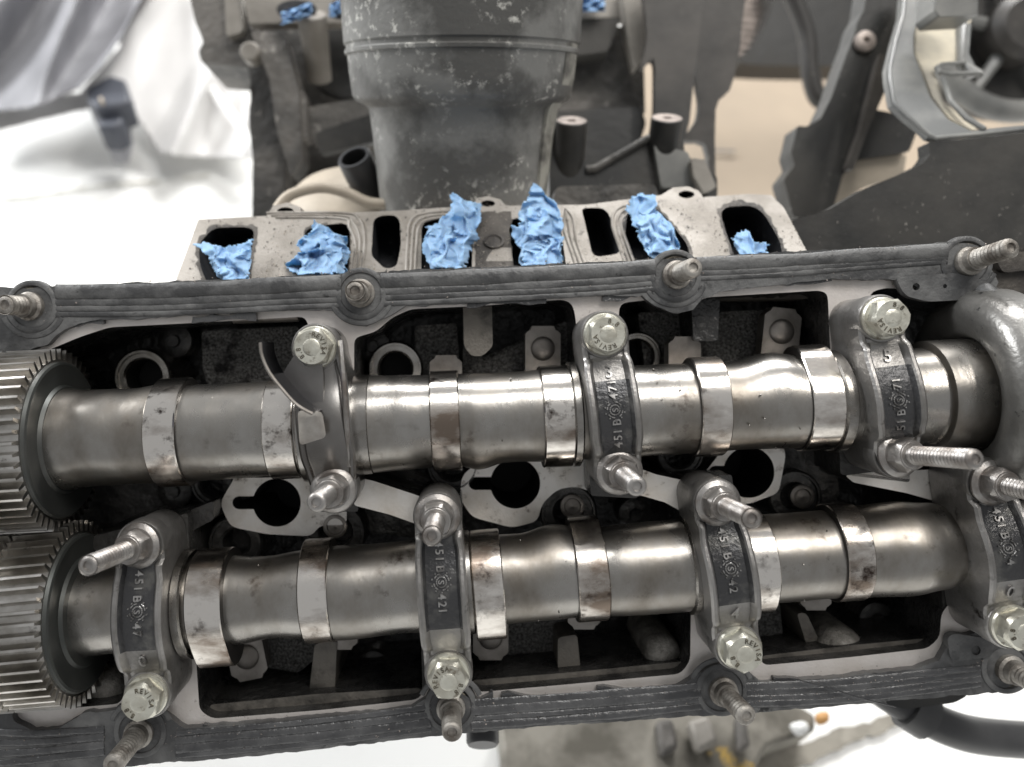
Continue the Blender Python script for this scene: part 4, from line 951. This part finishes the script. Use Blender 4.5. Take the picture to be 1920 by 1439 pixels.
lit([(1728, -30), (1816, -30), (1822, 40), (1806, 60), (1800, 118), (1756, 122), (1752, 132), (1770, 190), (1812, 228), (1838, 240), (1824, 246), (1780, 222), (1748, 180), (1730, 130), (1716, 100), (1716, 66)], lambda x, y: wf(x, y) - 0.25, 0.2, 'dusty_inset', 'plastic_dust', 0.02)
mb = MB(); tube(mb, [P(x, y, wf(x, y) - 0.05) for x, y in [(1806, 45), (1802, 116), (1836, 138), (1836, 142)]], 0.1, 8)
tube(mb, [P(x, y, wf(x, y)) for x, y in [(1836, 138), (1778, 140), (1762, 136), (1756, 128), (1766, 122), (1812, 118)]], 0.07, 8)
mb.build('inner_lip', 'plastic_lit', tcv)
lit([(1800, 40), (1822, 45), (1818, 100), (1838, 140), (1822, 140), (1804, 112)], lambda x, y: wf(x, y) + 0.05, 0.35, 'inner_lip', 'plastic_lit', 0.03)
mb = MB(); tube(mb, [P(x, y, wf(x, y) + 0.03) for x, y in [(1768, 146), (1782, 190), (1812, 222), (1846, 243)]], 0.07, 8)
mb.build('inner_lip', 'plastic_lit', tcv)
mb = MB(); tube(mb, [P(x, y, wf(x, y) + 0.02) for x, y in [(1697, -30), (1692, 30), (1678, 80), (1667, 130), (1668, 150), (1676, 195), (1702, 219), (1742, 254), (1754, 260), (1840, 252), (1990, 236)]], 0.06, 8)
mb.build('rim_bead', 'plastic_lit', tcv)
lit([(1756, -30), (1836, -30), (1836, 28), (1760, 32), (1752, 20)], lambda x, y: -5.0, 0.9, 'square_boss', 'plastic_lit', 0.04)
# spoked wheel behind the cover
wh = thing('spoked_wheel', 'dark blurred spoked wheel behind the timing cover at the right edge', 'wheel', P(1890, 90, -14))
cw = P(1905, 60, -14)
mb = MB(); R = 2.9; tube(mb, [cw + Vector((R * math.cos(a), R * math.sin(a), 0)) for a in [2 * math.pi * i / 48 for i in range(49)]], 0.42, 12); mb.build('rim', 'plastic_lit', wh)
mb = MB(); prism(mb, circ(cw.x, cw.y, R, 40), cw.z - 0.8, cw.z - 1.2); mb.build('back_disc', 'plastic', wh)
for a in (0.5, 1.7, 2.9, 4.1, 5.4):
    mb = MB(); tube(mb, [cw, cw + Vector((R * math.cos(a), R * math.sin(a), 0))], [0.3, 0.16], 8); mb.build('spoke', 'plastic_lit', wh)
mb = MB(); lathe(mb, [(1.2, -0.5), (1.2, 0.5), (0.9, 0.8), (0, 0.8)], cw, n=32); mb.build('hub', 'blade', wh)
# dirty casting behind the right end of the gasket
ec = bgthing('end_casting', 'grimy brown casting edge peeping out beyond the right end of the gasket', 'casting', (1900, 500, -1), [
    ('casting_edge', 'flange_dark', [(1850, 466), (1990, 462), (1990, 620), (1930, 600), (1890, 560), (1862, 540)], -0.6, 2.0, 0.1),
    ('casting_edge', 'flange_dark', [(1862, 474), (1990, 470), (1990, 500), (1880, 512)], -0.45, 0.3, 0.1)])

# ================================================================= FLOOR AND FAR THINGS
def world_sheet(name, m, pts, h=0.0, th=0.0, kind=None, label=None, cat=None, step=None):
    top = [floor_pt(x, y, h) for x, y in pts]; mb = MB(); k = len(pts)
    tr = tessellate_polygon([[Vector((x, y, 0)) for x, y in pts]])
    fs = list(tr)
    if th:
        top2 = [p - UP * th for p in top]
        fs += [(i, (i + 1) % k, k + (i + 1) % k, k + i) for i in range(k)]; mb.add(top + top2, fs)
    else: mb.add(top, fs)
    return mb.build(name, m, None, kind=kind, label=label, cat=cat, smooth=False)
mb = MB()
c0 = Vector((0, 0, 0)) + UP * FLOOR_Z
e1 = Vector((1, 0, 0)); e2 = Vector((0, CS, -SN))
mb.add([c0 + e1 * a * 400 + e2 * b * 400 for a, b in ((-1, -1), (1, -1), (1, 1), (-1, 1))], [(0, 1, 2, 3)])
mb.build('floor', 'floor', None, kind='structure')
def stroke(name, m, pts, wd, h=0.2, seed=0, kind='structure'):
    p = dens(pts, 10, False); a = []; b = []
    for i, (x, y) in enumerate(p):
        q = wd * (0.6 + 0.8 * abs(noise.noise(Vector((i * .4, seed, 0))))); a.append((x, y - q)); b.append((x, y + q))
    return world_sheet(name, m, a + b[::-1], h, kind=kind)
stroke('floor_joint', 'crack', [(-60, 378), (60, 368), (160, 352), (210, 346), (300, 340)], 3, 0.2)
stroke('floor_joint', 'crack', [(345, 334), (392, 328)], 2.2, 0.2, 4)
stroke('floor_joint', 'crack', [(140, 535), (240, 525), (340, 508)], 2.5, 0.2, 8)
world_sheet('cardboard_sheet', 'cardboard', [(1100, 60), (1420, 40), (1760, 60), (1960, 120), (1990, 420), (1500, 560), (1150, 560)], 0.5, 0.25, label='flat tan cardboard sheet lying on the floor behind the engine on the right', cat='cardboard')
stroke('oil_streak', 'blade', [(1338, 282), (1378, 284)], 3, 0.8, 2)
# plastic film and clip at the left top
def film(name, m, pts, h0, amp, label, cat, seed, group=None):
    xs = [p[0] for p in pts]; ys = [p[1] for p in pts]; n = 130; vs = []; idx = {}; fs = []
    for i in range(n + 1):
        for j in range(n + 1):
            x = min(xs) + (max(xs) - min(xs)) * i / n; y = min(ys) + (max(ys) - min(ys)) * j / n
            if not inside(x, y, pts): continue
            f = 1 - 2 * abs(noise.noise(Vector((x * .007 + y * .004, y * .002 + seed, seed)))) + .15 * noise.noise(Vector((x * .015, y * .01, seed)))
            vs.append(floor_pt(x, y, h0 + (max(ys) - y) * 0.01 + amp * f)); idx[(i, j)] = len(vs) - 1
    for (i, j), a in idx.items():
        if (i + 1, j) in idx and (i, j + 1) in idx and (i + 1, j + 1) in idx: fs.append((a, idx[(i + 1, j)], idx[(i + 1, j + 1)], idx[(i, j + 1)]))
    mb = MB(); mb.add(vs, fs); o = mb.build(name, m, None, angle=70, label=label, cat=cat, group=group)
    so = o.modifiers.new('thick', 'SOLIDIFY'); so.thickness = 0.002; return o
film('plastic_bag', 'film', [(-60, -60), (300, -60), (262, 10), (225, 80), (190, 130), (150, 168), (100, 190), (60, 205), (-60, 215)], 3.0, 2.4, 'crumpled grey see-through plastic bag in the blurred top left corner', 'plastic bag', 3)
film('plastic_sheet', 'film_white', [(262, -60), (380, -60), (480, 240), (500, 300), (400, 300), (300, 290), (240, 200), (150, 210), (-60, 262), (-60, 205), (150, 175), (220, 90)], 1.0, 1.2, 'pale crumpled plastic sheet hanging between the grey bag and the engine block', 'plastic sheet', 8)
mb = MB(); tube(mb, [floor_pt(x, y, 3.0) for x, y in [(278, 10), (330, 80), (390, 160), (440, 225), (475, 275)]], [0.35, .3, .3, .25, .2], 8)
mb.build('sheet_fold', 'floor', None, label='bright white fold of sheeting running diagonally down to the engine block', cat='plastic fold')
ct = thing('cable_clip', 'dark blue-grey plastic clip hanging below the plastic bag', 'clip', floor_pt(200, 200, 5))
def clipbox(pts, m, nm, h=5, th=1.6):
    top = [floor_pt(x, y, h) for x, y in pts]; k = len(pts); mb = MB()
    mb.add(top + [p - UP * th for p in top], [tuple(range(k)), tuple(k + i for i in range(k))[::-1]] + [(i, (i + 1) % k, k + (i + 1) % k, k + i) for i in range(k)]); mb.build(nm, m, ct, bevel=0.2)
clipbox([(158, 165), (205, 140), (235, 148), (246, 190), (215, 198), (180, 205), (162, 190)], 'clip', 'clip_jaw')
clipbox([(175, 195), (232, 195), (230, 230), (210, 240), (182, 238)], 'clip', 'clip_foot', 4.4)
clipbox([(186, 218), (236, 222), (228, 262), (198, 268)], 'film', 'clip_tail', 3)
clipbox([(184, 181), (191, 180), (193, 188), (187, 190)], 'beige', 'pale_dot', 5.3, .5)
# below the lower gasket
fc = thing('floor_casting', 'blurred dirty casting with rusty yellow patches lying on the floor below the lower gasket', 'casting', floor_pt(1200, 1400, 2))
def fcast(pts, h, th, m, nm):
    top = [floor_pt(x, y, h) for x, y in pts]; k = len(pts); mb = MB()
    mb.add(top + [p - UP * th for p in top], [tuple(range(k)), tuple(k + i for i in range(k))[::-1]] + [(i, (i + 1) % k, k + (i + 1) % k, k + i) for i in range(k)]); mb.build(nm, m, fc, bevel=0.15)
fcast([(940, 1400), (930, 1340), (1200, 1320), (1480, 1310), (1530, 1340), (1530, 1370), (1440, 1400), (1400, 1470), (940, 1500)], 2.0, 1.8, 'bottom_cast', 'casting_plate')
fcast([(1230, 1350), (1262, 1345), (1275, 1400), (1240, 1420)], 2.6, 0.6, 'block', 'raised_web')
fcast([(1290, 1350), (1330, 1340), (1350, 1390), (1310, 1410)], 2.8, 0.6, 'block_pale', 'raised_web')
fcast([(1480, 1355), (1512, 1348), (1524, 1366), (1500, 1380)], 2.5, 0.4, 'floor', 'bright_hole')
fcast([(1530, 1335), (1556, 1330), (1560, 1352), (1536, 1358)], 2.5, 0.4, 'orange', 'orange_tag')
fcast([(1380, 1340), (1400, 1340), (1410, 1400), (1384, 1410)], 2.6, 0.5, 'block', 'raised_web')
world_sheet('dirty_patch', 'bottom_cast', jitter(dens([(1340, 1439), (1480, 1400), (1700, 1330), (1720, 1345), (1560, 1410), (1430, 1470), (1330, 1500)], 14), 10, 0.05), 0.2, kind='structure')
# rubber stub and bracket under the rim
mb = MB(); lathe(mb, [(0.34, -1.2), (0.34, -0.06), (0.30, 0.0), (0, 0)], P(905, 1398, -1.6), axis=(0, -0.75, 0.66), n=28)
mb.build('rubber_stub', 'hose', None, label='round black rubber stub poking out under the lower gasket near the centre', cat='rubber stub')
hb = thing('coolant_hose', 'thick black curved hose under the bottom right corner of the head', 'hose', P(1800, 1360, -3))
mb = MB(); tube(mb, smooth_loop([tuple(P(1650, 1290, -3.2)), tuple(P(1720, 1335, -3.0)), tuple(P(1780, 1365, -3.0)), tuple(P(1850, 1382, -3.2)), tuple(P(1990, 1392, -3.6))], 6, False), 0.40, 18); mb.build('hose_body', 'hose', hb)
mb = MB(); tube(mb, [P(1700, 1322, -3.05), P(1738, 1346, -3.0)], 0.52, 18); mb.build('hose_collar', 'hose', hb)
mb = MB(); prism(mb, round_poly(pxl([(1650, 1300), (1812, 1290), (1814, 1305), (1790, 1318), (1700, 1330), (1664, 1322)], -1.2), 0.08, 3), -1.2, -2.4); mb.build('hose_bracket', 'plastic', hb, bevel=0.05)
# loose hair across the lower gasket
mb = MB(); tube(mb, [P(x, y, 0.12) for x, y in smooth_loop([(1480, 1272), (1540, 1286), (1610, 1308), (1680, 1326)], 6, False)], 0.012, 6)
mb.build('bristle', 'hose', None, label='single dark bristle lying across the lower gasket, right of centre', cat='bristle')

# grit on the port face, the gasket rails and the timing cover
rg = random.Random(4)
def grit(name, spots, m, rmin, rmax, label, cat):
    mb = MB()
    for p in spots:
        r = rg.uniform(rmin, rmax); q = [p + Vector((rg.uniform(-1, 1), rg.uniform(-1, 1), rg.uniform(-.4, 1))) * r for _ in range(4)]
        mb.add(q, [(0, 1, 2), (0, 2, 3), (0, 3, 1), (1, 3, 2)])
    mb.build(name, m, None, smooth=False, kind='stuff', label=label, cat=cat)
sp = []
while len(sp) < 900:
    x, y = rg.uniform(340, 1500), rg.uniform(370, 510)
    if inside(x, y, face) and not any(inside(x, y, p) for p in list(ports.values()) + slots) and noise.noise(Vector((x * .02, y * .02, 1))) > -0.1:
        sp.append(PF(x, y) + Vector((0, .62, .78)) * 0.012)
grit('grit', sp[:520], 'beige', 0.008, 0.026, 'pale sandy grit scattered over the port face', 'grit')
grit('grit', sp[520:], 'bore', 0.008, 0.03, 'black soot crumbs scattered over the port face', 'grit')
sp = []
for k in range(420):
    x = rg.uniform(0, 1860); y = 541 - x * 0.045 + rg.gauss(0, 3) + (rg.uniform(0, 60) if rg.random() < .35 else 0)
    sp.append(P(x, y, 0.03))
for k in range(260):
    x = rg.uniform(0, 1900); sp.append(P(x, 1440 - x * 0.08 - rg.uniform(0, 60), 0.03))
grit('gasket_crumbs', sp, 'pad', 0.006, 0.022, 'small pale crumbs of dirt stuck along the rubber gasket', 'dirt')

mb = MB()
for k in range(70):
    C_, (x0, x1) = (CU, (-6.8, 8.4)) if k % 2 else (CLo, (-6.6, 8.4))
    x = rg.uniform(x0, x1); th = rg.uniform(-1.2, 1.3); r = (0.875 if k % 2 else 0.815); c = C_(x) + Vector((0, math.sin(th) * r, math.cos(th) * r)); q = rg.uniform(0.008, 0.022)
    lathe(mb, [(q, -0.03), (q * .9, q * .3), (q * .5, q * .7), (0, q * .8)], c, axis=(0, math.sin(th), math.cos(th)), n=8)
mb.build('oil_droplets', 'journal', None, kind='stuff', label='tiny oil droplets clinging to both shafts', cat='oil')
for px, py, w in ((452, 905, -1.7), (700, 905, -1.9), (845, 935, -2.0), (1190, 965, -2.0), (1560, 965, -1.8), (330, 920, -2.0), (1640, 1160, -1.9), (700, 1250, -2.3), (1150, 1235, -2.3), (330, 640, -2.2), (700, 650, -2.2), (1600, 640, -2.2)):
    mb = MB()
    for k in range(5): lathe(mb, [(0.30, -0.15 * k), (0.34, -0.15 * k - .04), (0.30, -0.15 * k - .08)], P(px, py, w), n=24)
    lathe(mb, [(0.36, 0.02), (0.36, 0.08), (0.26, 0.12), (0.14, 0.12), (0.12, 0.2), (0, 0.2)], P(px, py, w), n=24); mb.build('valve_spring', 'cast_wall', head)
